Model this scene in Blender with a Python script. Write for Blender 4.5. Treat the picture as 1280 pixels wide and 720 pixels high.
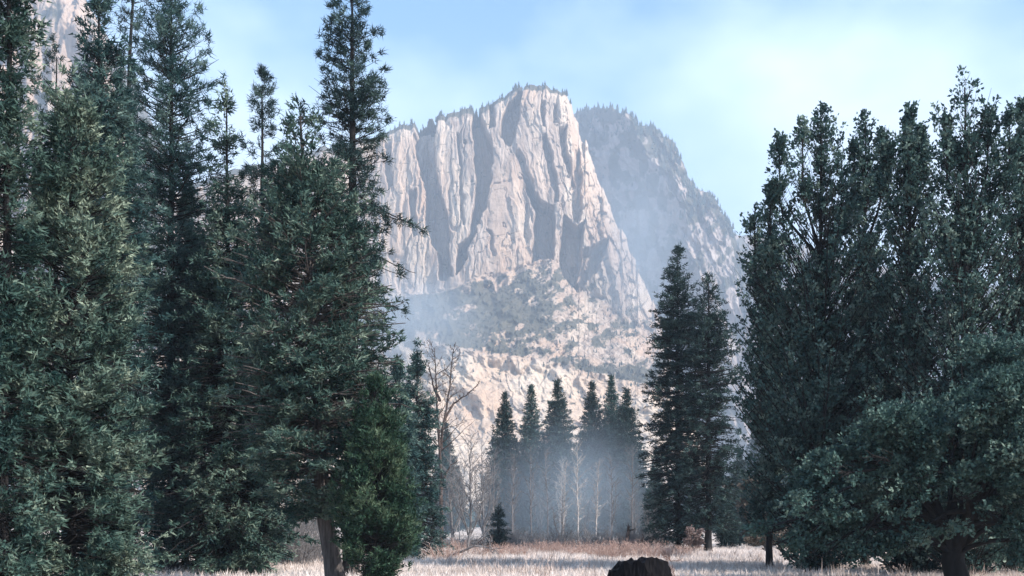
import bpy, math, random
import numpy as np
from mathutils import Vector

S = bpy.context.scene
for o in list(bpy.data.objects):
    bpy.data.objects.remove(o)
R = math.radians

# ------------------------------------------------------------------ camera, sky, sun, exposure
F = 1545.0           # focal length of the photograph in its own pixels (1280 wide)
HOR = 655.0          # row of the horizon
EYE = 2.0
cam_d = bpy.data.cameras.new('camera')
cam = bpy.data.objects.new('camera', cam_d)
S.collection.objects.link(cam)
cam.location = (0, 0, EYE)
cam.rotation_euler = (R(90), 0, 0)
cam_d.sensor_fit = 'HORIZONTAL'
cam_d.sensor_width = 36.0
cam_d.lens = 36.0 * F / 1280.0
cam_d.shift_y = (HOR - 360.0) / 1280.0
cam_d.clip_start = 0.1
cam_d.clip_end = 20000
S.camera = cam

SUN_AZ = 62.0        # degrees to the right of straight behind the camera
SUN_EL = 36.0
sd = Vector((math.sin(R(SUN_AZ)) * math.cos(R(SUN_EL)), -math.cos(R(SUN_AZ)) * math.cos(R(SUN_EL)), math.sin(R(SUN_EL))))
sun_d = bpy.data.lights.new('sun', 'SUN')
sun_d.energy = 4.2
sun_d.angle = R(0.53)
sun_d.color = (1.0, 0.89, 0.79)
sun = bpy.data.objects.new('sun', sun_d)
S.collection.objects.link(sun)
sun.rotation_euler = sd.to_track_quat('Z', 'Y').to_euler()
sun.location = (300, -300, 300)

W = bpy.data.worlds.new('World')
S.world = W
W.use_nodes = True
nt = W.node_tree
nt.nodes.clear()
sky = nt.nodes.new('ShaderNodeTexSky')
sky.sky_type = 'NISHITA'
sky.sun_disc = False
sky.sun_elevation = R(SUN_EL)
sky.sun_rotation = math.atan2(sd.x, sd.y)
sky.altitude = 1200
sky.air_density = 1.0
sky.dust_density = 0.4
sky.ozone_density = 1.6
tc = nt.nodes.new('ShaderNodeTexCoord')
mp = nt.nodes.new('ShaderNodeMapping')
mp.inputs['Scale'].default_value = (2.2, 2.2, 3.6)
mp.inputs['Location'].default_value = (0.35, 0.0, 0.2)
no = nt.nodes.new('ShaderNodeTexNoise')
no.inputs['Scale'].default_value = 1.5
no.inputs['Detail'].default_value = 5
no.inputs['Roughness'].default_value = 0.48
rp = nt.nodes.new('ShaderNodeValToRGB')
rp.color_ramp.elements[0].position = 0.44
rp.color_ramp.elements[0].color = (0, 0, 0, 1)
rp.color_ramp.elements[1].position = 0.74
rp.color_ramp.elements[1].color = (0.85, 0.85, 0.85, 1)
mx = nt.nodes.new('ShaderNodeMixRGB')
mx.inputs['Color2'].default_value = (6.6, 7.5, 8.4, 1)
bg = nt.nodes.new('ShaderNodeBackground')
bg.inputs['Strength'].default_value = 0.10
ow = nt.nodes.new('ShaderNodeOutputWorld')
L = nt.links.new
L(tc.outputs['Generated'], mp.inputs['Vector'])
L(mp.outputs['Vector'], no.inputs['Vector'])
L(no.outputs['Fac'], rp.inputs['Fac'])
L(rp.outputs['Color'], mx.inputs['Fac'])
tn = nt.nodes.new('ShaderNodeMixRGB'); tn.blend_type = 'MULTIPLY'; tn.inputs['Fac'].default_value = 1.0
tn.inputs['Color2'].default_value = (0.56, 1.0, 1.12, 1)      # cool white balance of the sky light
L(sky.outputs['Color'], tn.inputs['Color1'])
L(tn.outputs['Color'], mx.inputs['Color1'])
sx = nt.nodes.new('ShaderNodeSeparateXYZ')        # smoke lying low over the valley whitens the sky towards the horizon
mr = nt.nodes.new('ShaderNodeMapRange'); mr.interpolation_type = 'SMOOTHSTEP'
mr.inputs['From Min'].default_value = 0.02; mr.inputs['From Max'].default_value = 0.40
mr.inputs['To Min'].default_value = 0.75; mr.inputs['To Max'].default_value = 0.0
m2 = nt.nodes.new('ShaderNodeMixRGB'); m2.inputs['Color2'].default_value = (6.4, 6.5, 7.0, 1)
L(tc.outputs['Generated'], sx.inputs[0]); L(sx.outputs['Z'], mr.inputs['Value']); L(mr.outputs[0], m2.inputs['Fac'])
L(mx.outputs['Color'], m2.inputs['Color1'])
L(m2.outputs['Color'], bg.inputs['Color'])
L(bg.outputs['Background'], ow.inputs['Surface'])

S.view_settings.view_transform = 'Standard'
S.view_settings.look = 'None'
S.view_settings.exposure = 1.4
S.view_settings.gamma = 1.0
S.view_settings.use_curve_mapping = False
S.render.engine = 'CYCLES'
S.cycles.max_bounces = 5
S.cycles.diffuse_bounces = 2
S.cycles.glossy_bounces = 1
S.cycles.transmission_bounces = 2
S.cycles.transparent_max_bounces = 8
S.cycles.volume_bounces = 0
S.cycles.use_denoising = True
S.cycles.sample_clamp_indirect = 4.0

# ------------------------------------------------------------------ helpers
def link(o, parent=None):
    S.collection.objects.link(o)
    if parent is not None:
        o.parent = parent
    return o

def tag(o, label=None, cat=None, group=None, kind=None):
    if label: o['label'] = label
    if cat: o['category'] = cat
    if group: o['group'] = group
    if kind: o['kind'] = kind
    return o

def empty(name, loc, label, cat, group=None, rz=0.0):
    o = bpy.data.objects.new(name, None)
    o.empty_display_size = 0.3
    o.location = loc
    o.rotation_euler = (0, 0, rz)
    link(o)
    return tag(o, label, cat, group)

def mesh_arrays(name, V, faces, mat, tint=None, extra=None, smooth=False):
    """faces: (n,k) array of one face size, or a list of such arrays"""
    if not isinstance(faces, list):
        faces = [faces]
    faces = [np.asarray(f, dtype=np.int32) for f in faces if len(f)]
    me = bpy.data.meshes.new(name)
    V = np.asarray(V, dtype=np.float32)
    me.vertices.add(len(V))
    me.vertices.foreach_set('co', V.ravel())
    idx = np.concatenate([f.ravel() for f in faces])
    tot = np.concatenate([np.full(len(f), f.shape[1], dtype=np.int32) for f in faces])
    st = np.concatenate([[0], np.cumsum(tot)[:-1]]).astype(np.int32)
    me.loops.add(len(idx))
    me.loops.foreach_set('vertex_index', idx.astype(np.int32))
    me.polygons.add(len(tot))
    me.polygons.foreach_set('loop_start', st)
    me.polygons.foreach_set('loop_total', tot)
    if smooth:
        me.polygons.foreach_set('use_smooth', np.ones(len(tot), dtype=bool))
    if tint is not None:
        a = me.attributes.new('tint', 'FLOAT', 'POINT')
        a.data.foreach_set('value', np.asarray(tint, dtype=np.float32))
    for k, v in (extra or {}).items():
        a = me.attributes.new(k, 'FLOAT', 'POINT')
        a.data.foreach_set('value', np.asarray(v, dtype=np.float32).ravel())
    me.update(calc_edges=True)
    me.materials.append(mat)
    return me

def obj(name, me, parent=None, loc=None):
    o = bpy.data.objects.new(name, me)
    if loc is not None:
        o.location = loc
    return link(o, parent)

def copy_tree(o, parent=None):
    c = o.copy()
    link(c)
    c.parent = parent
    for ch in list(o.children):
        d = ch.copy()
        link(d)
        d.parent = c
    return c

def nrm(a):
    return a / np.maximum(np.linalg.norm(a, axis=-1, keepdims=True), 1e-9)

def sm(x, a, b):
    t = np.clip((x - a) / (b - a), 0, 1)
    return t * t * (3 - 2 * t)

def _hash(ix, iy, seed):
    h = (ix.astype(np.int64) * 374761393 + iy.astype(np.int64) * 668265263 + seed * 2147483647) & 0xFFFFFFFF
    h = ((h ^ (h >> 13)) * 1274126177) & 0xFFFFFFFF
    h = (h ^ (h >> 16)) & 0xFFFFFFFF
    return h.astype(np.float64) / 4294967295.0

def vnoise(x, y, seed=0):
    ix, iy = np.floor(x), np.floor(y)
    fx, fy = x - ix, y - iy
    fx = fx * fx * fx * (fx * (fx * 6 - 15) + 10)
    fy = fy * fy * fy * (fy * (fy * 6 - 15) + 10)
    a = _hash(ix, iy, seed); b = _hash(ix + 1, iy, seed)
    c = _hash(ix, iy + 1, seed); d = _hash(ix + 1, iy + 1, seed)
    return (a + (b - a) * fx) + ((c + (d - c) * fx) - (a + (b - a) * fx)) * fy

def fbm(x, y, seed=0, oct=4, gain=0.5):
    v = 0.0; a = 1.0; s = 0.0
    for k in range(oct):
        v = v + a * vnoise(x * 2 ** k + 17.3 * k, y * 2 ** k - 9.1 * k, seed + k)
        s += a; a *= gain
    return v / s

def ridged(x, y, seed=0, oct=3):
    v = 0.0; a = 1.0; s = 0.0
    for k in range(oct):
        v = v + a * (1 - np.abs(2 * vnoise(x * 2 ** k + 5.7 * k, y * 2 ** k + 3.3 * k, seed + k) - 1))
        s += a; a *= 0.5
    return v / s

def cells(x, y, seed=0):
    """random value per Voronoi cell"""
    ix, iy = np.floor(x), np.floor(y)
    best = np.full(x.shape, 9.0); val = np.zeros(x.shape)
    for dx in (-1, 0, 1):
        for dy in (-1, 0, 1):
            jx, jy = ix + dx, iy + dy
            px = jx + _hash(jx, jy, seed); py = jy + _hash(jx, jy, seed + 7)
            d = (px - x) ** 2 + (py - y) ** 2
            m = d < best
            best = np.where(m, d, best); val = np.where(m, _hash(jx, jy, seed + 13), val)
    return val

def poly_mask(P, Q, poly, soft):
    """1 inside polygon, smooth edge of the given width"""
    n = len(poly)
    inside = np.zeros(P.shape, bool)
    dist = np.full(P.shape, 1e9)
    for i in range(n):
        x0, y0 = poly[i]; x1, y1 = poly[(i + 1) % n]
        c = ((y0 > Q) != (y1 > Q))
        with np.errstate(divide='ignore', invalid='ignore'):
            xi = (x1 - x0) * (Q - y0) / (y1 - y0 if y1 != y0 else 1e-9) + x0
        inside ^= c & (P < xi)
        ex, ey = x1 - x0, y1 - y0
        t = np.clip(((P - x0) * ex + (Q - y0) * ey) / (ex * ex + ey * ey + 1e-9), 0, 1)
        dist = np.minimum(dist, np.hypot(P - x0 - t * ex, Q - y0 - t * ey))
    s = np.where(inside, dist, -dist)
    return sm(s, -soft * 0.5, soft)

def grid_faces(nr, nc):
    i = np.arange(nr * nc).reshape(nr, nc)
    return np.stack([i[:-1, :-1], i[:-1, 1:], i[1:, 1:], i[1:, :-1]], -1).reshape(-1, 4)

# ------------------------------------------------------------------ materials
def new_mat(name):
    m = bpy.data.materials.new(name)
    m.use_nodes = True
    t = m.node_tree
    t.nodes.clear()
    out = t.nodes.new('ShaderNodeOutputMaterial')
    return m, t, out

def ramp(t, stops):
    r = t.nodes.new('ShaderNodeValToRGB')
    e = r.color_ramp.elements
    e[0].position, e[0].color = stops[0][0], (*stops[0][1], 1)
    e[1].position, e[1].color = stops[-1][0], (*stops[-1][1], 1)
    for p, c in stops[1:-1]:
        n = e.new(p); n.color = (*c, 1)
    return r

def leaf_mat(name, c0, c1, c2, transl=0.14):
    """foliage: colour differs from clump to clump through the 'tint' attribute"""
    m, t, out = new_mat(name)
    at = t.nodes.new('ShaderNodeAttribute'); at.attribute_name = 'tint'
    r = ramp(t, [(0.0, c0), (0.55, c1), (1.0, c2)])
    t.links.new(at.outputs['Fac'], r.inputs['Fac'])
    b = t.nodes.new('ShaderNodeBsdfPrincipled')
    b.inputs['Roughness'].default_value = 0.55
    b.inputs['Specular IOR Level'].default_value = 0.12
    tr = t.nodes.new('ShaderNodeBsdfTranslucent')
    ms = t.nodes.new('ShaderNodeMixShader'); ms.inputs[0].default_value = transl
    t.links.new(r.outputs['Color'], b.inputs['Base Color'])
    t.links.new(r.outputs['Color'], tr.inputs['Color'])
    t.links.new(b.outputs[0], ms.inputs[1]); t.links.new(tr.outputs[0], ms.inputs[2])
    t.links.new(ms.outputs[0], out.inputs['Surface'])
    return m

def bark_mat(name, c0, c1, scale=(9, 9, 1.3), bump=0.6):
    m, t, out = new_mat(name)
    tc = t.nodes.new('ShaderNodeTexCoord')
    mp = t.nodes.new('ShaderNodeMapping'); mp.inputs['Scale'].default_value = scale
    n = t.nodes.new('ShaderNodeTexNoise'); n.inputs['Scale'].default_value = 1.0
    n.inputs['Detail'].default_value = 6; n.inputs['Roughness'].default_value = 0.65
    r = ramp(t, [(0.3, c0), (0.7, c1)])
    b = t.nodes.new('ShaderNodeBsdfPrincipled'); b.inputs['Roughness'].default_value = 0.9
    b.inputs['Specular IOR Level'].default_value = 0.15
    bp = t.nodes.new('ShaderNodeBump'); bp.inputs['Strength'].default_value = bump
    bp.inputs['Distance'].default_value = 0.06
    t.links.new(tc.outputs['Object'], mp.inputs['Vector']); t.links.new(mp.outputs['Vector'], n.inputs['Vector'])
    t.links.new(n.outputs['Fac'], r.inputs['Fac']); t.links.new(r.outputs['Color'], b.inputs['Base Color'])
    t.links.new(n.outputs['Fac'], bp.inputs['Height']); t.links.new(bp.outputs[0], b.inputs['Normal'])
    t.links.new(b.outputs[0], out.inputs['Surface'])
    return m

def rock_mat(name, c_dark, c_mid, c_light, warm, scale=1.0):
    """granite with vertical water streaks; attribute 'veg' = scrub growing on it"""
    m, t, out = new_mat(name)
    ln = t.links.new
    ge = t.nodes.new('ShaderNodeNewGeometry')
    mp = t.nodes.new('ShaderNodeMapping'); mp.inputs['Scale'].default_value = (0.06 * scale, 0.06 * scale, 0.007 * scale)
    n1 = t.nodes.new('ShaderNodeTexNoise'); n1.inputs['Scale'].default_value = 1.0
    n1.inputs['Detail'].default_value = 7; n1.inputs['Roughness'].default_value = 0.62
    r1 = ramp(t, [(0.34, c_dark), (0.5, c_mid), (0.68, c_light)])
    mp2 = t.nodes.new('ShaderNodeMapping'); mp2.inputs['Scale'].default_value = (0.012 * scale, 0.012 * scale, 0.006 * scale)
    n2 = t.nodes.new('ShaderNodeTexNoise'); n2.inputs['Scale'].default_value = 1.0; n2.inputs['Detail'].default_value = 4
    r2 = ramp(t, [(0.42, (0, 0, 0)), (0.66, (0.75, 0.75, 0.75))])
    mw = t.nodes.new('ShaderNodeMixRGB'); mw.inputs['Color2'].default_value = (*warm, 1)
    at = t.nodes.new('ShaderNodeAttribute'); at.attribute_name = 'veg'
    n3 = t.nodes.new('ShaderNodeTexNoise'); n3.inputs['Scale'].default_value = 0.11; n3.inputs['Detail'].default_value = 6
    n3.inputs['Roughness'].default_value = 0.7
    ad = t.nodes.new('ShaderNodeMath'); ad.operation = 'MULTIPLY_ADD'
    ad.inputs[1].default_value = 0.9; ad.inputs[2].default_value = -0.45
    ad2 = t.nodes.new('ShaderNodeMath'); ad2.operation = 'ADD'
    rv = ramp(t, [(0.42, (0, 0, 0)), (0.56, (1, 1, 1))])
    nv = t.nodes.new('ShaderNodeTexNoise'); nv.inputs['Scale'].default_value = 0.05; nv.inputs['Detail'].default_value = 5
    rvc = ramp(t, [(0.35, (0.040, 0.042, 0.030)), (0.6, (0.080, 0.074, 0.055))])
    mv = t.nodes.new('ShaderNodeMixRGB')
    b = t.nodes.new('ShaderNodeBsdfPrincipled'); b.inputs['Roughness'].default_value = 0.9
    b.inputs['Specular IOR Level'].default_value = 0.1
    nb = t.nodes.new('ShaderNodeTexNoise'); nb.inputs['Scale'].default_value = 0.16; nb.inputs['Detail'].default_value = 7
    nb.inputs['Roughness'].default_value = 0.6
    mpb = t.nodes.new('ShaderNodeMapping'); mpb.inputs['Scale'].default_value = (1.0, 1.0, 0.35)
    bp = t.nodes.new('ShaderNodeBump'); bp.inputs['Strength'].default_value = 0.55; bp.inputs['Distance'].default_value = 3.5
    ln(ge.outputs['Position'], mp.inputs['Vector']); ln(mp.outputs[0], n1.inputs['Vector']); ln(n1.outputs['Fac'], r1.inputs['Fac'])
    ln(ge.outputs['Position'], mp2.inputs['Vector']); ln(mp2.outputs[0], n2.inputs['Vector']); ln(n2.outputs['Fac'], r2.inputs['Fac'])
    ap = t.nodes.new('ShaderNodeAttribute'); ap.attribute_name = 'pale'
    mpl = t.nodes.new('ShaderNodeMixRGB'); mpl.inputs['Color2'].default_value = (0.54, 0.45, 0.355, 1)
    apm = t.nodes.new('ShaderNodeMath'); apm.operation = 'MULTIPLY'; apm.inputs[1].default_value = 0.75
    ln(ap.outputs['Fac'], apm.inputs[0]); ln(apm.outputs[0], mpl.inputs['Fac'])
    ln(r1.outputs['Color'], mpl.inputs['Color1'])
    ln(r2.outputs['Color'], mw.inputs['Fac']); ln(mpl.outputs['Color'], mw.inputs['Color1'])
    ln(ge.outputs['Position'], n3.inputs['Vector']); ln(n3.outputs['Fac'], ad.inputs[0])
    ln(ad.outputs[0], ad2.inputs[0]); ln(at.outputs['Fac'], ad2.inputs[1]); ln(ad2.outputs[0], rv.inputs['Fac'])
    ln(ge.outputs['Position'], nv.inputs['Vector']); ln(nv.outputs['Fac'], rvc.inputs['Fac'])
    ms_ = t.nodes.new('ShaderNodeMapping'); ms_.inputs['Scale'].default_value = (0.20 * scale, 0.20 * scale, 0.013 * scale)
    ns_ = t.nodes.new('ShaderNodeTexNoise'); ns_.inputs['Scale'].default_value = 1.0; ns_.inputs['Detail'].default_value = 5; ns_.inputs['Roughness'].default_value = 0.7
    rs_ = ramp(t, [(0.36, (0.5, 0.48, 0.47)), (0.52, (1, 1, 1))])
    mm_ = t.nodes.new('ShaderNodeMixRGB'); mm_.blend_type = 'MULTIPLY'; mm_.inputs['Fac'].default_value = 0.6
    ln(ge.outputs['Position'], ms_.inputs['Vector']); ln(ms_.outputs[0], ns_.inputs['Vector']); ln(ns_.outputs['Fac'], rs_.inputs['Fac'])
    ln(mw.outputs['Color'], mm_.inputs['Color1']); ln(rs_.outputs['Color'], mm_.inputs['Color2'])
    ln(rv.outputs['Color'], mv.inputs['Fac']); ln(mm_.outputs['Color'], mv.inputs['Color1']); ln(rvc.outputs['Color'], mv.inputs['Color2'])
    ln(mv.outputs['Color'], b.inputs['Base Color'])
    ln(ge.outputs['Position'], mpb.inputs['Vector']); ln(mpb.outputs[0], nb.inputs['Vector'])
    ln(nb.outputs['Fac'], bp.inputs['Height']); ln(bp.outputs[0], b.inputs['Normal'])
    ln(b.outputs[0], out.inputs['Surface'])
    return m

def volume_mat(name, color, density, aniso=0.0):
    m, t, out = new_mat(name)
    v = t.nodes.new('ShaderNodeVolumePrincipled')
    v.inputs['Color'].default_value = (*color, 1)
    v.inputs['Density'].default_value = density
    v.inputs['Anisotropy'].default_value = aniso
    t.links.new(v.outputs[0], out.inputs['Volume'])
    return m

M = {}
M['granite'] = rock_mat('pale granite', (0.20, 0.153, 0.125), (0.315, 0.252, 0.208), (0.43, 0.358, 0.30), (0.40, 0.28, 0.20))
M['granite_far'] = rock_mat('grey granite', (0.15, 0.13, 0.125), (0.27, 0.23, 0.21), (0.42, 0.37, 0.34), (0.34, 0.27, 0.23))
M['fir'] = leaf_mat('fir needles', (0.009, 0.028, 0.027), (0.044, 0.084, 0.070), (0.145, 0.190, 0.148))  # wide dark-to-light range carries painted clump highlights
M['cedar'] = leaf_mat('cedar sprays', (0.014, 0.040, 0.036), (0.068, 0.112, 0.090), (0.185, 0.230, 0.175))
M['pine'] = leaf_mat('pine needles', (0.008, 0.022, 0.025), (0.022, 0.046, 0.046), (0.060, 0.098, 0.085), 0.15)
M['teal'] = leaf_mat('blue green needles', (0.010, 0.033, 0.036), (0.036, 0.080, 0.078), (0.108, 0.165, 0.145), 0.2)
M['bright'] = leaf_mat('bright green sprays', (0.008, 0.026, 0.018), (0.026, 0.060, 0.038), (0.080, 0.118, 0.074), 0.25)
M['oak'] = leaf_mat('small oak leaves', (0.010, 0.030, 0.030), (0.052, 0.100, 0.088), (0.165, 0.220, 0.180), 0.2)
M['upright'] = leaf_mat('dark upright leaves', (0.010, 0.030, 0.031), (0.048, 0.094, 0.086), (0.155, 0.210, 0.178), 0.2)
M['autumn'] = leaf_mat('faded autumn leaves', (0.06, 0.055, 0.048), (0.12, 0.105, 0.090), (0.20, 0.175, 0.15), 0.25)
M['pinkleaf'] = leaf_mat('dry pink leaves', (0.10, 0.07, 0.065), (0.20, 0.15, 0.14), (0.34, 0.27, 0.25), 0.2)
M['brush'] = leaf_mat('reddish brush twigs', (0.20, 0.13, 0.11), (0.36, 0.25, 0.22), (0.50, 0.40, 0.36), 0.15)
M['straw'] = leaf_mat('dry straw grass', (0.32, 0.25, 0.22), (0.56, 0.50, 0.47), (0.72, 0.68, 0.66), 0.3)
M['bark'] = bark_mat('dark conifer bark', (0.008, 0.008, 0.009), (0.020, 0.019, 0.020))
M['greybark'] = bark_mat('grey furrowed bark', (0.02, 0.019, 0.02), (0.12, 0.108, 0.105), (14, 14, 1.2), 0.9)
M['twig'] = bark_mat('bare grey brown twigs', (0.095, 0.093, 0.098), (0.18, 0.178, 0.185), (2, 2, 2), 0.1)
M['darktwig'] = bark_mat('dark bare branches', (0.03, 0.025, 0.025), (0.09, 0.07, 0.065), (3, 3, 2), 0.2)
M['palebark'] = bark_mat('pale birch bark', (0.20, 0.19, 0.185), (0.44, 0.42, 0.41), (3, 3, 2), 0.1)
M['rustbud'] = leaf_mat('rusty dead leaves', (0.03, 0.022, 0.020), (0.065, 0.045, 0.04), (0.11, 0.08, 0.07), 0.1)

def char_mat():
    m, t, out = new_mat('charred wood')
    tc = t.nodes.new('ShaderNodeTexCoord')
    mp = t.nodes.new('ShaderNodeMapping'); mp.inputs['Scale'].default_value = (9, 9, 3)
    v = t.nodes.new('ShaderNodeTexVoronoi'); v.inputs['Scale'].default_value = 1.2
    n = t.nodes.new('ShaderNodeTexNoise'); n.inputs['Scale'].default_value = 2.2; n.inputs['Detail'].default_value = 7
    r = ramp(t, [(0.5, (0.002, 0.002, 0.003)), (0.68, (0.004, 0.004, 0.006)), (0.8, (0.014, 0.015, 0.02))])
    b = t.nodes.new('ShaderNodeBsdfPrincipled'); b.inputs['Roughness'].default_value = 0.6; b.inputs['Specular IOR Level'].default_value = 0.05
    bp = t.nodes.new('ShaderNodeBump'); bp.inputs['Strength'].default_value = 0.8; bp.inputs['Distance'].default_value = 0.05
    for a in (v, n): t.links.new(mp.outputs[0], a.inputs['Vector'])
    t.links.new(tc.outputs['Object'], mp.inputs['Vector'])
    t.links.new(n.outputs['Fac'], r.inputs['Fac']); t.links.new(r.outputs['Color'], b.inputs['Base Color'])
    t.links.new(v.outputs['Distance'], bp.inputs['Height']); t.links.new(bp.outputs[0], b.inputs['Normal'])
    t.links.new(b.outputs[0], out.inputs['Surface'])
    return m
M['char'] = char_mat()

def ground_mat():
    m, t, out = new_mat('dry meadow soil and straw')
    ge = t.nodes.new('ShaderNodeNewGeometry')
    n = t.nodes.new('ShaderNodeTexNoise'); n.inputs['Scale'].default_value = 0.16; n.inputs['Detail'].default_value = 9
    n.inputs['Roughness'].default_value = 0.68
    r = ramp(t, [(0.36, (0.20, 0.15, 0.12)), (0.47, (0.42, 0.36, 0.32)), (0.62, (0.58, 0.52, 0.48))])
    b = t.nodes.new('ShaderNodeBsdfPrincipled'); b.inputs['Roughness'].default_value = 0.95
    b.inputs['Specular IOR Level'].default_value = 0.05
    n2 = t.nodes.new('ShaderNodeTexNoise'); n2.inputs['Scale'].default_value = 3.0; n2.inputs['Detail'].default_value = 6
    bp = t.nodes.new('ShaderNodeBump'); bp.inputs['Strength'].default_value = 0.7; bp.inputs['Distance'].default_value = 0.15
    t.links.new(ge.outputs['Position'], n.inputs['Vector']); t.links.new(ge.outputs['Position'], n2.inputs['Vector'])
    t.links.new(n.outputs['Fac'], r.inputs['Fac']); t.links.new(r.outputs['Color'], b.inputs['Base Color'])
    t.links.new(n2.outputs['Fac'], bp.inputs['Height']); t.links.new(bp.outputs[0], b.inputs['Normal'])
    t.links.new(b.outputs[0], out.inputs['Surface'])
    return m
M['ground'] = ground_mat()

# ------------------------------------------------------------------ ground
def gz(x, y):
    x = np.asarray(x, float); y = np.asarray(y, float)
    h = 0.16 * (fbm(x * 0.06, y * 0.06, 91, 3) - 0.5) + 0.10 * (fbm(x * 0.3, y * 0.3, 55, 2) - 0.5)
    return h * sm(600 - np.hypot(x, y), 0, 300)

def axis(a, b, near0, near1, step, n):
    far0 = near0 - np.geomspace(1, near0 - a + 1, n)[::-1] + 1
    far1 = near1 + np.geomspace(1, b - near1 + 1, n) - 1
    return np.unique(np.round(np.concatenate([far0, np.arange(near0, near1, step), far1]), 3))
gx = axis(-3000, 3000, -70, 70, 0.7, 40)
gy = axis(-200, 3950, 10, 130, 0.7, 40)
GX, GY = np.meshgrid(gx, gy)
V = np.stack([GX, GY, gz(GX, GY)], -1).reshape(-1, 3)
tag(obj('ground', mesh_arrays('ground', V, grid_faces(len(gy), len(gx)), M['ground'], smooth=True)), kind='structure')

# ------------------------------------------------------------------ mountains
def surface(name, px, ridge, py0, depth_fn, nrow, mat, back=500.0, veg_fn=None, pale_fn=None, kind='structure'):
    """a rock face as a sheet: columns along px, rows from the foot up to the ridge, then back over the top"""
    Rg = np.interp(px, [a for a, b in ridge], [b for a, b in ridge])
    Rg = Rg + (fbm(px / 9.0, px * 0, 301, 4, 0.6) - 0.5) * 9.0
    if name == 'mountain':
        Rg = Rg + 6.0 * (1 - sm(px, 600, 650))
        Rg = Rg + sm(px, 700, 712) * ((cells(px / 9.0, px * 0, 311) - 0.5) * 15 + (cells(px / 3.5, px * 0, 312) - 0.5) * 6)
    t = np.linspace(0, 1, nrow)[:, None]
    Q = py0 + (Rg[None, :] - py0) * t
    P = np.broadcast_to(px[None, :], Q.shape)
    B, D = depth_fn(P, Q, Rg[None, :])
    X = (P - 640.0) / F * B
    Z = EYE + (HOR - Q) / F * B
    Y = B + D
    veg = veg_fn(P, Q, Rg[None, :]) if veg_fn else np.zeros_like(Q)
    Xb, Yb, Zb, vb = [X], [Y], [Z], [veg]
    for k, s in enumerate((0.02, 0.06, 0.15, 0.35, 0.7, 1.0)):
        Xb.append(X[-1:]); Yb.append(Y[-1:] + back * s); Zb.append(Z[-1:] - 0.25 * back * s ** 1.3); vb.append(np.full((1, len(px)), 0.6))
    X = np.concatenate(Xb); Y = np.concatenate(Yb); Z = np.concatenate(Zb); veg = np.concatenate(vb)
    pale = pale_fn(P, Q) if pale_fn else np.zeros_like(Q)
    pale = np.concatenate([pale, np.repeat(pale[-1:], 6, 0)])
    V = np.stack([X, Y, Z], -1).reshape(-1, 3)
    o = obj(name, mesh_arrays(name, V, grid_faces(*X.shape), mat, extra={'veg': veg, 'pale': pale}))
    tag(o, kind=kind)
    return X, Y, Z

# main cliff: big blocky wall split by deep chimneys, talus slope with scrub below it and a bright slab at the foot
RIDGE = [(150, 252), (300, 205), (400, 180), (470, 166), (485, 158), (500, 151), (520, 147), (540, 143), (560, 137), (580, 131),
         (600, 128), (615, 127), (628, 119), (640, 113), (652, 108), (662, 105), (676, 107), (690, 112), (704, 115), (709, 126),
         (715, 140), (722, 157), (731, 182), (741, 206), (752, 235), (765, 265), (780, 300), (795, 335), (810, 366), (822, 395),
         (836, 432), (852, 482), (872, 545), (905, 605), (950, 645), (1000, 650)]
TB = [(150, 400), (480, 368), (540, 365), (560, 361), (600, 350), (650, 337), (690, 322), (715, 340), (735, 365), (760, 385), (800, 410), (840, 445)]
SB = [(150, 440), (480, 424), (530, 427), (560, 434), (600, 440), (640, 446), (680, 450), (700, 457), (760, 472), (840, 486)]
RECESS = [   # outline, depth in metres
    ([(521, 150), (549, 146), (543, 174), (545, 206), (549, 239), (562, 276), (560, 314), (566, 345), (548, 350), (546, 314), (531, 280), (531, 239), (523, 206), (517, 174)], 40),
    ([(590, 139), (597, 137), (609, 161), (615, 174), (615, 221), (611, 239), (609, 257), (600, 276), (592, 295), (585, 310), (577, 336), (570, 344), (571, 310), (588, 292), (593, 239), (594, 221), (589, 165)], 45),
    ([(610, 131), (617, 130), (618, 158), (612, 160)], 18),
    ([(656, 109), (634, 126), (628, 140), (627, 165), (630, 181), (640, 180), (648, 152), (650, 127), (655, 112)], 36),
    ([(676, 126), (681, 126), (682, 156), (678, 158)], 14),
    ([(698, 156), (706, 156), (711, 190), (718, 214), (720, 226), (713, 222), (705, 195)], 24),
    ([(719, 186), (724, 184), (728, 222), (727, 262), (724, 278), (716, 276), (715, 226)], 26),
    ([(652, 218), (660, 222), (676, 250), (693, 257), (694, 288), (691, 321), (664, 327), (667, 290), (668, 262)], 46),
    ([(676, 166), (684, 168), (696, 215), (700, 250), (694, 252), (684, 215)], 20),
    ([(645, 188), (650, 186), (668, 235), (674, 262), (668, 258), (655, 222)], 14),
    ([(706, 268), (722, 282), (731, 276), (728, 306), (724, 336), (722, 362), (712, 356), (700, 330), (702, 296)], 44),
    ([(728, 314), (760, 297), (757, 310), (750, 332), (738, 348), (726, 362), (721, 345)], 34),
    ([(512, 236), (520, 238), (521, 296), (515, 296)], 16),
    ([(480, 178), (487, 176), (492, 230), (484, 236)], 14),
    ([(655, 255), (659, 255), (662, 300), (657, 305)], 6),
    ([(608, 285), (613, 287), (620, 318), (614, 322)], 8),
    ([(572, 165), (576, 166), (578, 225), (582, 282), (577, 282), (574, 228)], 9),
    ([(690, 130), (695, 130), (699, 154), (692, 152)], 10),
]
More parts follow.
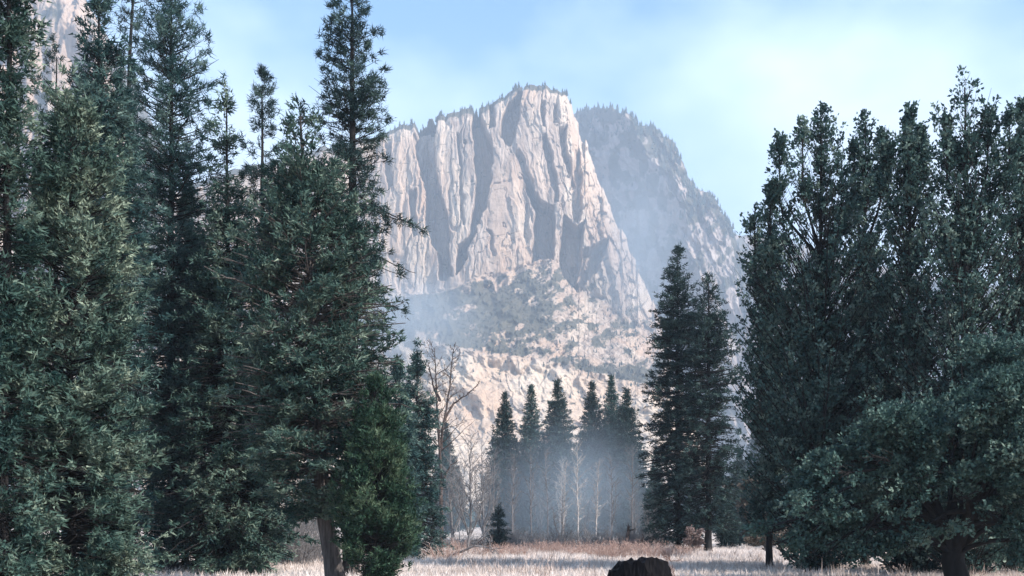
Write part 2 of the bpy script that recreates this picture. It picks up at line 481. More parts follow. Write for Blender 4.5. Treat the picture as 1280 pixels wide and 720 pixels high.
def main_depth(P, Q, Rg):
    tb = np.interp(P, *zip(*TB)); sb = np.interp(P, *zip(*SB))
    tb = tb + (fbm(P / 16, Q / 20, 12, 3) - 0.5) * 16 * sm(np.abs(Q - tb), 60, 10)
    sb = sb + (fbm(P / 14, Q / 20, 23, 3) - 0.5) * 18 * sm(np.abs(Q - sb), 50, 8)
    # distance of the smooth base surface
    B = np.where(Q > sb + 70, 1500 - (Q - sb - 70) * (380 / np.maximum(652 - sb - 70, 1)),
        np.where(Q > sb, 1590 - (Q - sb) * (90 / 70.0),
        np.where(Q > tb, 2120 - (Q - tb) * (500 / np.maximum(sb - tb, 1)),
                 2140 + (tb - Q) * 0.42)))
    B = B + 18 * np.sin(P / 55.0)
    Wp = P + (fbm(P / 9, Q / 14, 5, 3) - 0.5) * 7
    Wq = Q + (fbm(P / 9, Q / 14, 6, 3) - 0.5) * 9
    D = np.zeros_like(P)
    for poly, dep in RECESS:
        D = D + dep * 1.7 * poly_mask(Wp, Wq, poly, 2.2)
    cliff = sm(tb - Q, -4, 6)
    slab = sm(Q - sb, -3, 5)
    lean = Wp + 0.22 * np.maximum(Q - 170, -40) * sm(P, 610, 640) * -1.0 + 0.03 * Q
    rib = (ridged(lean / 26.0, Q / 210.0, 41, 3) - 0.5) * 22 + (ridged(lean / 9.0, Q / 80.0, 47, 3) - 0.5) * 9
    pan = (cells(lean / 11.0, Q / 60.0, 61) - 0.5) * 7 + (cells(lean / 5.0, Q / 24.0, 63) - 0.5) * 4
    fine = (fbm(lean / 2.6, Q / 9.0, 71, 3) - 0.5) * 4
    right = sm(P, 660, 760)
    blk = (cells(Wp / 7.0, Wq / 12.0, 81) - 0.5) * 16
    crack = sm(ridged(lean / 17.0, Q / 190.0, 101, 1), 0.93, 0.985) * 9 + sm(ridged(lean / 8.0 + 3, Q / 90.0, 103, 1), 0.94, 0.99) * 5 \
        + sm(ridged(Wp / 60.0, (Q + 0.25 * P) / 12.0, 105, 1), 0.95, 0.99) * 3 * sm(fbm(P / 30, Q / 30, 107, 2), 0.5, 0.6)
    D = D + cliff * crack * 0.65
    D = D - cliff * (rib * (0.30 + 1.1 * right) + pan * 0.7 + fine * 0.6 + blk * right)
    tal = (1 - cliff) * (1 - slab)
    bould = (fbm(Wp / 16.0 + Wq / 40, Wq / 9.0, 85, 4, 0.55) - 0.5) * 46 + (cells(Wp / 6.0, Wq / 4.0, 87) - 0.5) * 5
    D = D - tal * bould
    sl = (fbm((Wp - 0.6 * Wq) / 30.0, Wq / 26.0, 95, 5, 0.5) - 0.5) * 52 + (cells((Wp - 0.5 * Wq) / 18.0, Wq / 22.0, 97) - 0.5) * 8
    D = D - slab * sl
    # the edge rounds away towards the skyline, more so on the right-hand arete
    e = np.maximum(Q - Rg, 0)
    B = B + (26 + 50 * (1 - sm(P, 630, 655))) * np.exp(-e / (4.5 + 4 * (1 - sm(P, 630, 655)))) + 120 * sm(P, 700, 730) * np.exp(-e / 38.0)
    return B, D
def main_veg(P, Q, Rg):
    tb = np.interp(P, *zip(*TB)); sb = np.interp(P, *zip(*SB))
    tal = sm(Q - tb, -4, 8) * (1 - sm(Q - sb, -6, 4))
    n = fbm(P / 15 + Q / 30, Q / 11, 131, 5, 0.6)
    Pw = P + (fbm(P / 18, Q / 14, 133, 4, 0.6) - 0.5) * 130 + (Q - 400) * 0.35
    r = sm(Pw, 640, 730)
    v = tal * (0.78 - 0.42 * r * sm(470 - Q, 0, 30) + (n - 0.5) * 1.9)
    low = sm(Q - sb, -2, 6)
    v = v + low * (0.06 + (fbm(P / 13, Q / 7, 141, 5, 0.6) - 0.5) * 1.7)
    band = sm(4.0 + 5 * (fbm(P / 16, P * 0, 151, 2)) - (Q - Rg), -3, 3) * (1 - sm(P, 700, 720))
    v = v + band * 0.75
    butt = sm(P, 690, 730) * sm(Q, 270, 330) * (1 - sm(Q - tb, -4, 8))
    v = v + butt * (0.22 + (fbm(P / 8, Q / 9, 161, 4) - 0.5) * 1.4)
    cl = (1 - tal) * (1 - low) * (1 - butt)
    v = v + cl * sm(fbm(P / 7, Q / 5, 171, 4), 0.66, 0.74) * 0.5
    return np.clip(v, 0, 1)
def main_pale(P, Q):   # freshly scoured, cream coloured slab; the sunlit right edge is painted in too
    sb = np.interp(P, *zip(*SB))
    a = sm(Q - sb, -8, 14)
    b = sm(P + 0.25 * (170 - Q), 690, 712) * (1 - sm(Q, 250, 300)) * 0.7  # sunlit right edge of the peak, put into the colour as paler rock
    c = sm(fbm(P / 24, Q / 60, 181, 3), 0.5, 0.68) * 0.6
    return np.clip(np.maximum(np.maximum(a, b), c), 0, 1)
px_main = np.concatenate([np.arange(150, 470, 3.0), np.arange(470, 850, 0.62), np.arange(850, 1000, 2.5)])
MX = surface('mountain', px_main, RIDGE, 652.0, main_depth, 760, M['granite'], 480.0, main_veg, main_pale)

# mountain behind it: its near flank falls away from the sun, spurs and forest on the crest
RIDGE2 = [(640, 240), (690, 168), (705, 152), (720, 141), (740, 135), (762, 137), (775, 143), (790, 151), (805, 160), (822, 168), (835, 178), (845, 188),
          (852, 205), (858, 222), (870, 232), (885, 242), (893, 255), (900, 268), (910, 280), (918, 294), (924, 312), (930, 342), (938, 382), (950, 432),
          (970, 502), (1000, 565), (1060, 620), (1120, 650)]
def far_depth(P, Q, Rg):
    crest = np.interp(Q, [130, 145, 180, 250, 300, 350, 420, 500, 650], [768, 778, 800, 850, 862, 868, 880, 905, 960])
    crest = crest + (fbm(Q / 22, Q * 0, 211, 3) - 0.5) * 22
    Wp = P + (fbm(P / 10, Q / 14, 205, 3) - 0.5) * 8
    l = np.maximum(crest - P, 0); r = np.maximum(P - crest, 0)
    B = 2620 + 0 * P + (HOR - Q) * 0.55
    lean = Wp - 0.45 * (Q - 200)
    B = B + l * 3.4 + r * 0.9
    D = - (ridged(lean / 20.0, Q / 120.0, 221, 3) - 0.5) * 46 * sm(P - crest, -26, 4) - (cells(lean / 7.0, Q / 22.0, 223) - 0.5) * 20 - (fbm(P / 3, Q / 6, 225, 3) - 0.5) * 10
    e = np.maximum(Q - Rg, 0)
    B = B + 40 * np.exp(-e / 6.0)
    return B, D
def far_veg(P, Q, Rg):
    e = Q - Rg
    n = fbm(P / 12, Q / 16, 231, 4)
    return np.clip(0.44 + (n - 0.5) * 2.0 + 0.45 * np.exp(-np.maximum(e, 0) / 22.0), 0, 1)
px_far = np.concatenate([np.arange(640, 940, 0.8), np.arange(940, 1120, 3.0)])
FX = surface('mountain_behind', px_far, RIDGE2, 652.0, far_depth, 520, M['granite_far'], 700.0, far_veg)

def hill_depth(dist, amp, seed):
    def fn(P, Q, Rg):
        D = -(ridged((P + 0.3 * Q) / 30.0, Q / 90.0, seed, 4) - 0.5) * amp - (cells(P / 12.0, Q / 40.0, seed + 9) - 0.5) * amp * 0.4
        return np.full_like(P, dist) + (HOR - Q) * 0.5, D + 50 * np.exp(-np.maximum(Q - Rg, 0) / 8)
    return fn
def hill_veg(lo, seed):
    return lambda P, Q, Rg: np.clip(lo + (fbm(P / 16, Q / 20, seed, 4) - 0.5) * 1.6, 0, 1)
surface('distant_hill', np.arange(880, 1500, 2.5), [(880, 400), (900, 300), (915, 291), (940, 289), (1000, 300), (1100, 330), (1300, 360), (1500, 400)], 652.0,
        hill_depth(3500, 60, 401), 160, M['granite_far'], 300.0, hill_veg(0.6, 411))
surface('cliff_hill', np.arange(-420, 175, 1.6), [(-420, -190), (-200, -130), (0, -60), (60, -25), (100, -8), (112, 15), (125, 55), (140, 120), (155, 230), (175, 420)], 652.0,
        hill_depth(1750, 70, 431), 420, M['granite'], 400.0, hill_veg(0.25, 441))

# forest on the rims: hundreds of far-off conifers that read as one fringe
def far_forest(name, pts, h0, h1, mat, seed):
    r = np.random.default_rng(seed)
    n = len(pts)
    H = r.uniform(h0, h1, n)
    Vs, Fs, Ts = [], [], []
    base = 0
    tiers, sides = 4, 6
    ang = np.arange(sides) * 2 * np.pi / sides
    for k in range(tiers):
        zb = 0.08 + 0.2 * k; zt = min(zb + 0.46, 1.0)
        rad = 0.24 * (1 - zb) * H
        jit = r.uniform(0.55, 1.3, (n, sides))
        ring = np.stack([np.cos(ang)[None] * rad[:, None] * jit, np.sin(ang)[None] * rad[:, None] * jit,
                         np.repeat((zb * H)[:, None], sides, 1) + r.uniform(-0.06, 0.06, (n, sides)) * H[:, None]], -1) + pts[:, None, :]
        apex = pts + np.stack([0 * H, 0 * H, zt * H], -1)
        v = np.concatenate([ring, apex[:, None]], 1).reshape(-1, 3)
        b = (np.arange(n) * (sides + 1))[:, None]
        j = np.arange(sides)
        f = np.stack([np.broadcast_to(j, (n, sides)) + b, np.broadcast_to((j + 1) % sides, (n, sides)) + b, np.broadcast_to(sides + 0 * j, (n, sides)) + b], -1).reshape(-1, 3)
        Vs.append(v); Fs.append(f + base); base += len(v)
        Ts.append(np.repeat(r.uniform(0, 0.8, n), sides + 1))
    return tag(obj(name, mesh_arrays(name, np.concatenate(Vs), np.concatenate(Fs), mat, tint=np.concatenate(Ts))), kind='stuff')

def pick(surf, n, seed, test):
    X, Y, Z = surf
    r = np.random.default_rng(seed)
    out = []
    while len(out) < n:
        i = r.integers(0, X.shape[0]); j = r.integers(0, X.shape[1])
        px = X[i, j] / Y[i, j] * F + 640; py = HOR - (Z[i, j] - EYE) / Y[i, j] * F
        if test(px, py, i, r):
            out.append((X[i, j] + r.uniform(-3, 3), Y[i, j] + r.uniform(-2, 3), Z[i, j] - 1.5))
    return np.array(out)
rr = np.random.default_rng(9)
nr = 760
rim = pick(MX, 240, 3, lambda px, py, i, r: i >= nr - 3 and 470 < px < 712 and fbm(np.array([px / 10.0]), np.array([0.0]), 77, 2)[0] > r.uniform(0.2, 0.75))
far_forest('rim_forest', rim, 5, 13, M['pine'], 4)
t1 = pick(MX, 420, 5, lambda px, py, i, r: 480 < px < 830 and i < nr and py < 560 and py > np.interp(px, *zip(*TB)) + 4 and py < np.interp(px, *zip(*SB)) + 40)
far_forest('talus_forest', t1, 3, 8, M['pine'], 6)
t2 = pick(FX, 620, 7, lambda px, py, i, r: px > 712 and py < 470 and (i >= 518 or (py - np.interp(px, *zip(*RIDGE2)) < r.exponential(26))))
far_forest('ridge_forest', t2, 9, 21, M['pine'], 8)

rw = np.random.default_rng(15)
wy = rw.uniform(520, 760, 900); wx = rw.uniform(-0.5, 0.5, 900) * wy
far_forest('far_woods', np.stack([wx, wy, 0 * wx - 0.2], -1), 6, 12, M['pine'], 16)
# ------------------------------------------------------------------ haze and smoke
def box_mesh(name, lo, hi, mat):
    x0, y0, z0 = lo; x1, y1, z1 = hi
    V = [(x0, y0, z0), (x1, y0, z0), (x1, y1, z0), (x0, y1, z0), (x0, y0, z1), (x1, y0, z1), (x1, y1, z1), (x0, y1, z1)]
    Fq = [(0, 3, 2, 1), (4, 5, 6, 7), (0, 1, 5, 4), (1, 2, 6, 5), (2, 3, 7, 6), (3, 0, 4, 7)]
    return mesh_arrays(name, V, np.array(Fq), mat)
HAZE = 0.00022
tag(obj('haze', box_mesh('haze', (-3100, -300, -1.3), (3100, 4050, 1120), volume_mat('haze air', (0.66, 0.80, 1.0), HAZE))), kind='stuff')

def smoke_mat(density, color):
    m, t, out = new_mat('thin blue smoke')
    v = t.nodes.new('ShaderNodeVolumePrincipled'); v.inputs['Color'].default_value = (*color, 1)
    tc = t.nodes.new('ShaderNodeTexCoord')
    mp = t.nodes.new('ShaderNodeMapping'); mp.inputs['Location'].default_value = (-1, -1, -1); mp.inputs['Scale'].default_value = (2, 2, 2)
    ln_ = t.nodes.new('ShaderNodeVectorMath'); ln_.operation = 'LENGTH'
    mr = t.nodes.new('ShaderNodeMapRange'); mr.interpolation_type = 'SMOOTHSTEP'
    mr.inputs['From Min'].default_value = 0.1; mr.inputs['From Max'].default_value = 0.92; mr.inputs['To Min'].default_value = 1.0; mr.inputs['To Max'].default_value = 0.0
    n = t.nodes.new('ShaderNodeTexNoise'); n.inputs['Scale'].default_value = 1.6; n.inputs['Detail'].default_value = 3
    r = t.nodes.new('ShaderNodeMapRange'); r.inputs['From Min'].default_value = 0.3; r.inputs['From Max'].default_value = 0.65; r.inputs['To Min'].default_value = 0.25 * density; r.inputs['To Max'].default_value = 1.3 * density
    mu = t.nodes.new('ShaderNodeMath'); mu.operation = 'MULTIPLY'
    k = t.links.new
    k(tc.outputs['Generated'], mp.inputs['Vector']); k(mp.outputs[0], ln_.inputs[0]); k(ln_.outputs['Value'], mr.inputs['Value'])
    k(mp.outputs[0], n.inputs['Vector']); k(n.outputs['Fac'], r.inputs['Value'])
    k(mr.outputs[0], mu.inputs[0]); k(r.outputs[0], mu.inputs[1]); k(mu.outputs[0], v.inputs['Density']); k(v.outputs[0], out.inputs['Volume'])
    return m

def smoke(loc, size, density, color=(0.66, 0.82, 1.0)):
    r = 28
    th = np.linspace(0, np.pi, 20)[:, None]; ph = (np.arange(r) / r * 2 * np.pi)[None]
    n = 1 + 0.25 * (fbm(np.cos(ph) * 1.4 + th * 1.1 + loc[0], np.sin(ph) * 1.4 + loc[1], 17, 3) - 0.5) * np.sin(th)
    X = np.sin(th) * np.cos(ph) * n; Y = np.sin(th) * np.sin(ph) * n; Z = np.cos(th) * n * np.ones_like(ph)
    V = np.stack([X * size[0], Y * size[1], Z * size[2]], -1).reshape(-1, 3)
    i = np.arange(20 * r).reshape(20, r)
    f = np.stack([i[:-1], i[1:], np.roll(i[1:], -1, 1), np.roll(i[:-1], -1, 1)], -1).reshape(-1, 4)
    o = obj('smoke', mesh_arrays('smoke', V, f, smoke_mat(density, color), smooth=True), loc=loc)
    return tag(o, kind='stuff')

def at(px, d, z=0.0):
    return np.array([(px - 640.0) / F * d, d, z])

smoke(at(718, 122, 5.0), (11, 12, 12), 0.026)
smoke(at(690, 128, 3.5), (26, 16, 11), 0.016)
smoke(at(930, 112, 5.0), (9, 8, 9), 0.030)
smoke(at(505, 1500, EYE + (HOR - 410) / F * 1500), (150, 160, 95), 0.007)
smoke(at(790, 2150, EYE + (HOR - 330) / F * 2150), (130, 260, 260), 0.0024)

# ------------------------------------------------------------------ foliage and wood builders
def tubes(p0, p1, r0, r1, sides=5):
    """one mesh array pair of tapered prisms, one per segment"""
    p0 = np.asarray(p0, float); p1 = np.asarray(p1, float); r0 = np.asarray(r0, float); r1 = np.asarray(r1, float)
    d = nrm(p1 - p0)
    up = np.where(np.abs(d[:, 2:3]) > 0.9, np.array([[1.0, 0, 0]]), np.array([[0, 0, 1.0]]))
    a = nrm(np.cross(d, up)); b = np.cross(d, a)
    ang = np.arange(sides) * 2 * np.pi / sides
    c = np.cos(ang)[None, :, None]; s = np.sin(ang)[None, :, None]
    off = a[:, None] * c + b[:, None] * s
    ra = p0[:, None] + off * r0[:, None, None]
    rb = p1[:, None] + off * r1[:, None, None]
    V = np.concatenate([ra, rb], 1).reshape(-1, 3)
    j = np.arange(sides); k = (j + 1) % sides
    f = np.stack([j, k, k + sides, j + sides], -1)
    Fq = (f[None] + (np.arange(len(p0)) * 2 * sides)[:, None, None]).reshape(-1, 4)
    return V, Fq

def loft(pts, rad, sides=14, seed=0, rough=0.08, flare=0.0):
    pts = np.asarray(pts, float); rad = np.asarray(rad, float)
    n = len(pts)
    ang = np.arange(sides) * 2 * np.pi / sides
    d = np.gradient(pts, axis=0); d = nrm(d)
    a = nrm(np.cross(d, np.array([[0, 1.0, 0.02]]))); b = np.cross(d, a)
    k = 1 + rough * 2 * (fbm(ang[None] * 2.2 + 0 * pts[:, :1], pts[:, 2:3] * 0.7 + 0 * ang[None], seed, 3) - 0.5)
    k[:, -1] = k[:, -1] * 0.5 + k[:, 0] * 0.5
    V = pts[:, None] + (a[:, None] * np.cos(ang)[None, :, None] + b[:, None] * np.sin(ang)[None, :, None]) * (rad[:, None] * k)[..., None]
    i = np.arange(n * sides).reshape(n, sides)
    f = np.stack([i[:-1], np.roll(i[:-1], -1, 1), np.roll(i[1:], -1, 1), i[1:]], -1).reshape(-1, 4)
    return V.reshape(-1, 3), f

def blades(pos, axis, tint, r, n, length, width, spread, along=0.0, leaf=False):
    """n blades (needles: thin triangles, leaves: rhombi) for every clump"""
    N = len(pos)
    P = np.repeat(pos, n, 0); A = np.repeat(axis, n, 0); T = np.repeat(tint, n)
    d = nrm(A + r.normal(0, spread, (N * n, 3)))
    P = P + A * (r.uniform(-along, along, (N * n, 1))) + r.normal(0, 0.25 * length, (N * n, 3))
    ln = length * r.uniform(0.6, 1.25, (N * n, 1))
    side = nrm(np.cross(d, r.normal(0, 1, (N * n, 3)))) * width * r.uniform(0.7, 1.25, (N * n, 1))
    T = np.clip(T + r.normal(0, 0.10, N * n), 0, 1)
    if leaf:
        V = np.stack([P, P + d * ln * 0.5 + side, P + d * ln, P + d * ln * 0.5 - side], 1).reshape(-1, 3)
        f = np.arange(N * n * 4).reshape(-1, 4)
        return V, f, np.repeat(T, 4)
    V = np.stack([P - side * 0.5, P + side * 0.5, P + d * ln], 1).reshape(-1, 3)
    f = np.arange(N * n * 3).reshape(-1, 3)
    return V, f, np.repeat(T, 3)

KIND = {
    # elev: branch rise at bottom/top of the crown; sag; step: spacing of side sprays; tuft spacing; blades; length; width; spread
    'fir':     dict(elev=(-0.25, 0.55), sag=-0.10, step=0.30, ts=0.20, nb=10, bl=0.18, bw=0.058, sp=0.60, along=0.10, inner=0.22, per=34.0, side=0.42, mat='fir'),
    'cedar':   dict(elev=(-0.15, 0.75), sag=-0.02, step=0.25, ts=0.16, nb=11, bl=0.16, bw=0.055, sp=0.55, along=0.09, inner=0.35, per=40.0, side=0.40, mat='cedar'),
    'pine':    dict(elev=(-0.30, 0.65), sag=0.12, step=0.42, ts=0.30, nb=24, bl=0.23, bw=0.034, sp=0.95, along=0.05, inner=0.45, per=11.0, side=0.36, mat='pine'),
    'upright': dict(elev=(0.35, 1.60), sag=0.35, step=0.30, ts=0.20, nb=8, bl=0.15, bw=0.045, sp=0.9, along=0.10, inner=0.12, per=27.0, side=0.36, mat='upright', leaf=True),
}
def conifer_arrays(kind, d, prof, base_z, seed, dens=1.0, scale=1.0, extra=(), **over):
    """prof: (z, radius) from top to bottom of the crown. Returns clump positions, axes, branch segments"""
    K = dict(KIND[kind]); K.update(over)
    r = np.random.default_rng(seed)
    zs = np.array([p[0] for p in prof][::-1]); rs = np.array([p[1] for p in prof][::-1])
    z0, z1 = zs[0], zs[-1]
    nbr = int((z1 - z0) * K['per'] * dens)
    br = []
    u = r.uniform(0, 1, int(nbr * 1.35))
    rz_ = np.interp(z0 + (z1 - z0) * u, zs, rs)
    u = np.sort(u[r.uniform(0, 1, len(u)) < (0.6 if kind == 'upright' else 0.25) + 0.95 * np.minimum(rz_ / max(rs) * 1.6, 1)])
    nbr = len(u)
    for i in range(nbr):
        z = z0 + (z1 - z0) * u[i]
        Lr = np.interp(z, zs, rs) * (r.uniform(0.70, 1.12) if kind != 'upright' else r.uniform(0.5, 1.25)) * (1.18 if r.uniform() < 0.08 else 1.0)
        br.append((z, i * 2.399 + r.uniform(-0.5, 0.5), max(Lr, 0.12), u[i]))
    for i, b_ in enumerate(br):
        o_ = 1 + 0.55 * (fbm(np.array([b_[1] % 6.283 * 1.1 + seed]), np.array([b_[0] * 0.8]), seed, 2)[0] - 0.5)
        br[i] = (b_[0], b_[1], b_[2] * o_, b_[3], None)
    for (z, az, Lr, ee) in extra:
        br.append((z, az, Lr, (z - z0) / (z1 - z0), ee))
    pos, axs, seg0, seg1, sr0, sr1 = [], [], [], [], [], []
    H = z1
    for (z, az, Lr, uu, ee) in br:
        e = K['elev'][0] + (K['elev'][1] - K['elev'][0]) * uu ** 1.3 + r.normal(0, 0.10)
        if ee is not None: e = ee
        if kind == 'upright':
            hl = Lr; ln = Lr * math.sqrt(1 + e * e)
        m = max(3, int(Lr / 0.22))
        s = np.linspace(0, 1, m)
        wob = np.cumsum(r.normal(0, 0.07, m)); a2 = az + wob * 0.5
        bx = np.cumsum(np.concatenate([[0], np.cos(a2[1:]) * Lr / (m - 1)]))
        by = np.cumsum(np.concatenate([[0], np.sin(a2[1:]) * Lr / (m - 1)]))
        bz = z + Lr * (e * s + K['sag'] * s * s) + np.cumsum(r.normal(0, 0.02, m)) * Lr * 0.4
        zfix = z + Lr * e
        if kind == 'upright':      # the shoot ends where the outline says: start it lower on the trunk
            bz = bz - 0.75 * (bz[-1] - z)
        B = np.stack([bx, by, bz], -1)
        rad = max(0.009, 0.014 * Lr) * scale
        rr_ = np.linspace(rad, rad * 0.25, m)
        seg0.append(B[:-1]); seg1.append(B[1:]); sr0.append(rr_[:-1]); sr1.append(rr_[1:])
        # side sprays
        q = np.arange(max(K['inner'] * Lr, 0.10), Lr + 0.01, K['step'] * scale)
        for qq in q:
            s_ = qq / Lr
            c = np.array([np.interp(s_, s, B[:, 0]), np.interp(s_, s, B[:, 1]), np.interp(s_, s, B[:, 2])])
            i0 = min(int(s_ * (m - 1)), m - 2)
            t = nrm(B[i0 + 1] - B[i0])
            for sg in (-1, 1):
                l = K['side'] * (Lr * (1 - s_) + 0.30) * r.uniform(0.55, 1.15)
                l = min(max(l, 0.18), 1.1)
                an = sg * r.uniform(0.6, 1.2)
                dx = t[0] * math.cos(an) - t[1] * math.sin(an); dy = t[0] * math.sin(an) + t[1] * math.cos(an)
                dv = nrm(np.array([dx, dy, t[2] + r.normal(-0.05, 0.28)]))
                k = max(1, int(round(l / (K['ts'] * scale))))
                w = (np.arange(k) + r.uniform(0.3, 1.0)) / k
                p = c[None] + dv[None] * (w * l)[:, None] + r.normal(0, 0.04 * scale, (k, 3))
                p[:, 2] += 0.06 * w * l
                pos.append(p); axs.append(np.repeat(nrm(dv + np.array([0, 0, 0.35]))[None], k, 0))
                if l > 0.3:
                    seg0.append(c[None]); seg1.append((c + dv * l)[None]); sr0.append(np.array([0.010 * scale])); sr1.append(np.array([0.004]))
        pos.append(B[-1:]); axs.append(nrm(B[-1:] - B[-2:-1]))
    # leader
    k = 6
    tz = np.linspace(z1 - 0.9, z1 + 0.05, k)
    pos.append(np.stack([r.normal(0, 0.04, k), r.normal(0, 0.04, k), tz], -1)); axs.append(np.tile([[0, 0, 1.0]], (k, 1)))
    return K, r, np.concatenate(pos), np.concatenate(axs), (np.concatenate(seg0), np.concatenate(seg1), np.concatenate(sr0), np.concatenate(sr1))

def make_tree(name, label, cat, kind, px, d, prof_px, seed, group=None, dens=1.0, scale=1.0, trunk_r=None, lean=None, mat=None, bark='bark', extra_px=(), leaders=(), cull=0.485, **over):
    """a tree measured in the photograph: profile rows (row, half width) become heights and radii at its distance d"""
    k = d / F
    prof = [(EYE + (HOR - py) * k, hw * k) for py, hw in prof_px]
    prof = [(max(z, 0.25), rr_) for z, rr_ in prof]
    extra = [(EYE + (HOR - py) * k, az, ln * k, ee) for py, az, ln, ee in extra_px]
    K, r, pos, axs, seg = conifer_arrays(kind, d, prof, 0, seed, dens, scale, extra, **over)
    top = prof[0][0]
    lean = lean or [(0, 0), (1, 0)]
    lx = lambda z: np.interp(z / top, [a for a, b in lean], [b * k for a, b in lean])
    for (dx, tpy, hw, bpy_) in leaders:
        zt, zb = EYE + (HOR - tpy) * k, EYE + (HOR - bpy_) * k
        K2, r2, p2, a2, s2 = conifer_arrays(kind, d, [(zt, 0.06), (zt - 0.35 * (zt - zb), hw * k * 0.8), (zb, hw * k)], 0, seed + int(abs(dx)) + int(tpy), dens, scale, (), **over)
        o2 = np.array([dx * k, r.uniform(-0.9, 0.9), 0])
        zz2 = np.linspace(zb - 2.2, zt * 0.985, 12)
        st = np.stack([o2[0] * sm(zz2, zb - 2.2, zb + 0.8), o2[1] * sm(zz2, zb - 2.2, zb + 0.8), zz2], -1)
        pos = np.concatenate([pos, p2 + o2]); axs = np.concatenate([axs, a2])
        q = np.linspace(0.075, 0.02, 12)
        seg = tuple(np.concatenate([seg[i], s2[i] + (o2 if i < 2 else 0), (st[:-1], st[1:], q[:-1], q[1:])[i]]) for i in range(4))
    if kind == 'pine': cull -= 0.07
    if kind == 'upright': cull -= 0.03
    cs = 1.7 / scale ** 0.5
    hole = fbm(pos[:, 0] * cs + pos[:, 1] * 0.45 * cs + seed, pos[:, 2] * cs * 1.2 + pos[:, 1] * 0.8 * cs, seed + 40, 2)
    keep = hole > cull + r.normal(0, 0.03, len(pos))
    pos, axs = pos[keep], axs[keep]
    # clump tint: random patches, contrast widened to put clump highlights into the colour
    tint = np.clip(0.45 + 1.3 * (fbm(pos[:, 0] * 1.7 + pos[:, 1] * 0.9, pos[:, 2] * 1.7 + seed, seed, 3) - 0.5) + r.normal(0, 0.17, len(pos)), 0, 1)
    V, f, T = blades(pos, axs, tint, r, K['nb'], K['bl'] * scale, K['bw'] * scale, K['sp'], K['along'] * scale, K.get('leaf', False))
    V[:, 0] += lx(V[:, 2])
    g = at(px, d); g[2] = float(gz(g[0], g[1])) - 0.05
    root = empty(name, g, label, cat, group)
    tr = trunk_r or top * 0.0085
    zz = np.concatenate([[0, 0.15, 0.5, 1.0], np.linspace(1.6, top * 0.97, 24)])
    cx = np.cumsum(r.normal(0, 0.012, len(zz))) * 1.0 + lx(zz); cx -= cx[0] - lx(np.array([0]))[0]
    cy = np.cumsum(r.normal(0, 0.012, len(zz)))
    rad = tr * (1 - zz / top) ** 0.8 + 0.012
    rad[:3] *= (1.5, 1.28, 1.1)
    Vt, ft = loft(np.stack([cx, cy, zz], -1), rad, 14, seed, 0.12)
    Vb, fb = tubes(*seg, sides=4)
    Vb[:, 0] += lx(Vb[:, 2])
    if dens < 0.5:      # a few bare limbs: one piece of wood with the trunk
        obj('trunk', mesh_arrays('trunk', np.concatenate([Vt, Vb]), [np.concatenate([ft, fb + len(Vt)])], M[bark], smooth=True), root)
    else:
        obj('trunk', mesh_arrays('trunk', Vt, ft, M[bark], smooth=True), root)
        obj('branches', mesh_arrays('branches', Vb, fb, M[bark]), root)
    obj('crown', mesh_arrays('crown', V, f, M[mat or K['mat']], tint=T), root)
    return root

# ------------------------------------------------------------------ left-hand conifers
make_tree('fir_tree', 'dark fir at the picture edge, its top out of view above the pale cedar', 'tree', 'fir', 2, 25,
          [(-130, 3), (-60, 22), (0, 38), (100, 44), (230, 52), (400, 60), (600, 70), (760, 45)], 11, dens=1.1, scale=0.85)
make_tree('cedar_tree', 'big pale grey-green cedar in front, a broad cone reaching the ground', 'tree', 'cedar', 88, 27,
          [(90, 2), (112, 12), (150, 36), (200, 54), (260, 72), (360, 92), (450, 101), (560, 112), (640, 108), (735, 96), (765, 60)], 12, scale=0.85, dens=1.2)
make_tree('fir_tree', 'tall slim teal fir rising behind the big pale cedar, top just out of view', 'tree', 'fir', 126, 45,
          [(-28, 3), (20, 17), (60, 29), (150, 44), (300, 58), (500, 66), (690, 56)], 13, scale=1.25, mat='teal')
make_tree('pine_tree', 'thin-crowned pine with a long bare trunk between the teal fir and bluish pine', 'tree', 'pine', 163, 56,
          [(-90, 5), (-30, 30), (30, 34), (80, 30), (130, 26), (215, 34), (260, 20)], 14, dens=0.42, scale=1.2, trunk_r=0.24, bark='bark', lean=[(0, -6), (0.75, -3), (1, 8)])
make_tree('pine_tree', 'tall bluish pine with wide ragged upper boughs, right of the big pale cedar', 'tree', 'pine', 215, 50,
          [(-55, 4), (-10, 22), (40, 36), (90, 54), (130, 60), (200, 58), (300, 70), (450, 85), (650, 66)], 15, scale=1.2, mat='teal', dens=1.5, inner=0.25)
make_tree('pine_tree', 'small young pine tip with round tufts poking up beside the pale cedar top', 'tree', 'pine', 68, 62,
          [(50, 3), (75, 11), (110, 20), (200, 30), (400, 40), (600, 40)], 16, dens=0.7, scale=1.0, cull=0.40)
make_tree('fir_tree', 'narrow pointed fir with wide dark skirts, left of the small tufted pine', 'tree', 'fir', 282, 48,
          [(108, 2), (150, 13), (200, 20), (300, 34), (400, 56), (500, 74), (600, 86), (680, 80), (712, 60)], 17, scale=1.2)
make_tree('pine_tree', 'slender pine with tufted open tip, between the narrow fir and the broad leaning fir', 'tree', 'pine', 330, 50,
          [(90, 3), (120, 13), (180, 22), (250, 26), (400, 38), (600, 46)], 18, scale=1.0, dens=1.0, cull=0.38)
make_tree('fir_tree', 'low dark fir filling the shade right of the big pale cedar', 'tree', 'fir', 232, 53,
          [(250, 3), (350, 40), (450, 58), (550, 74), (650, 76), (708, 60)], 19, scale=1.25, mat='teal', dens=0.9)
make_tree('fir_tree', 'short bushy fir behind the leaning fir trunk, its boughs near the ground', 'tree', 'fir', 318, 56,
          [(420, 3), (500, 42), (600, 52), (690, 44)], 20, scale=1.25, mat='teal', dens=0.9)
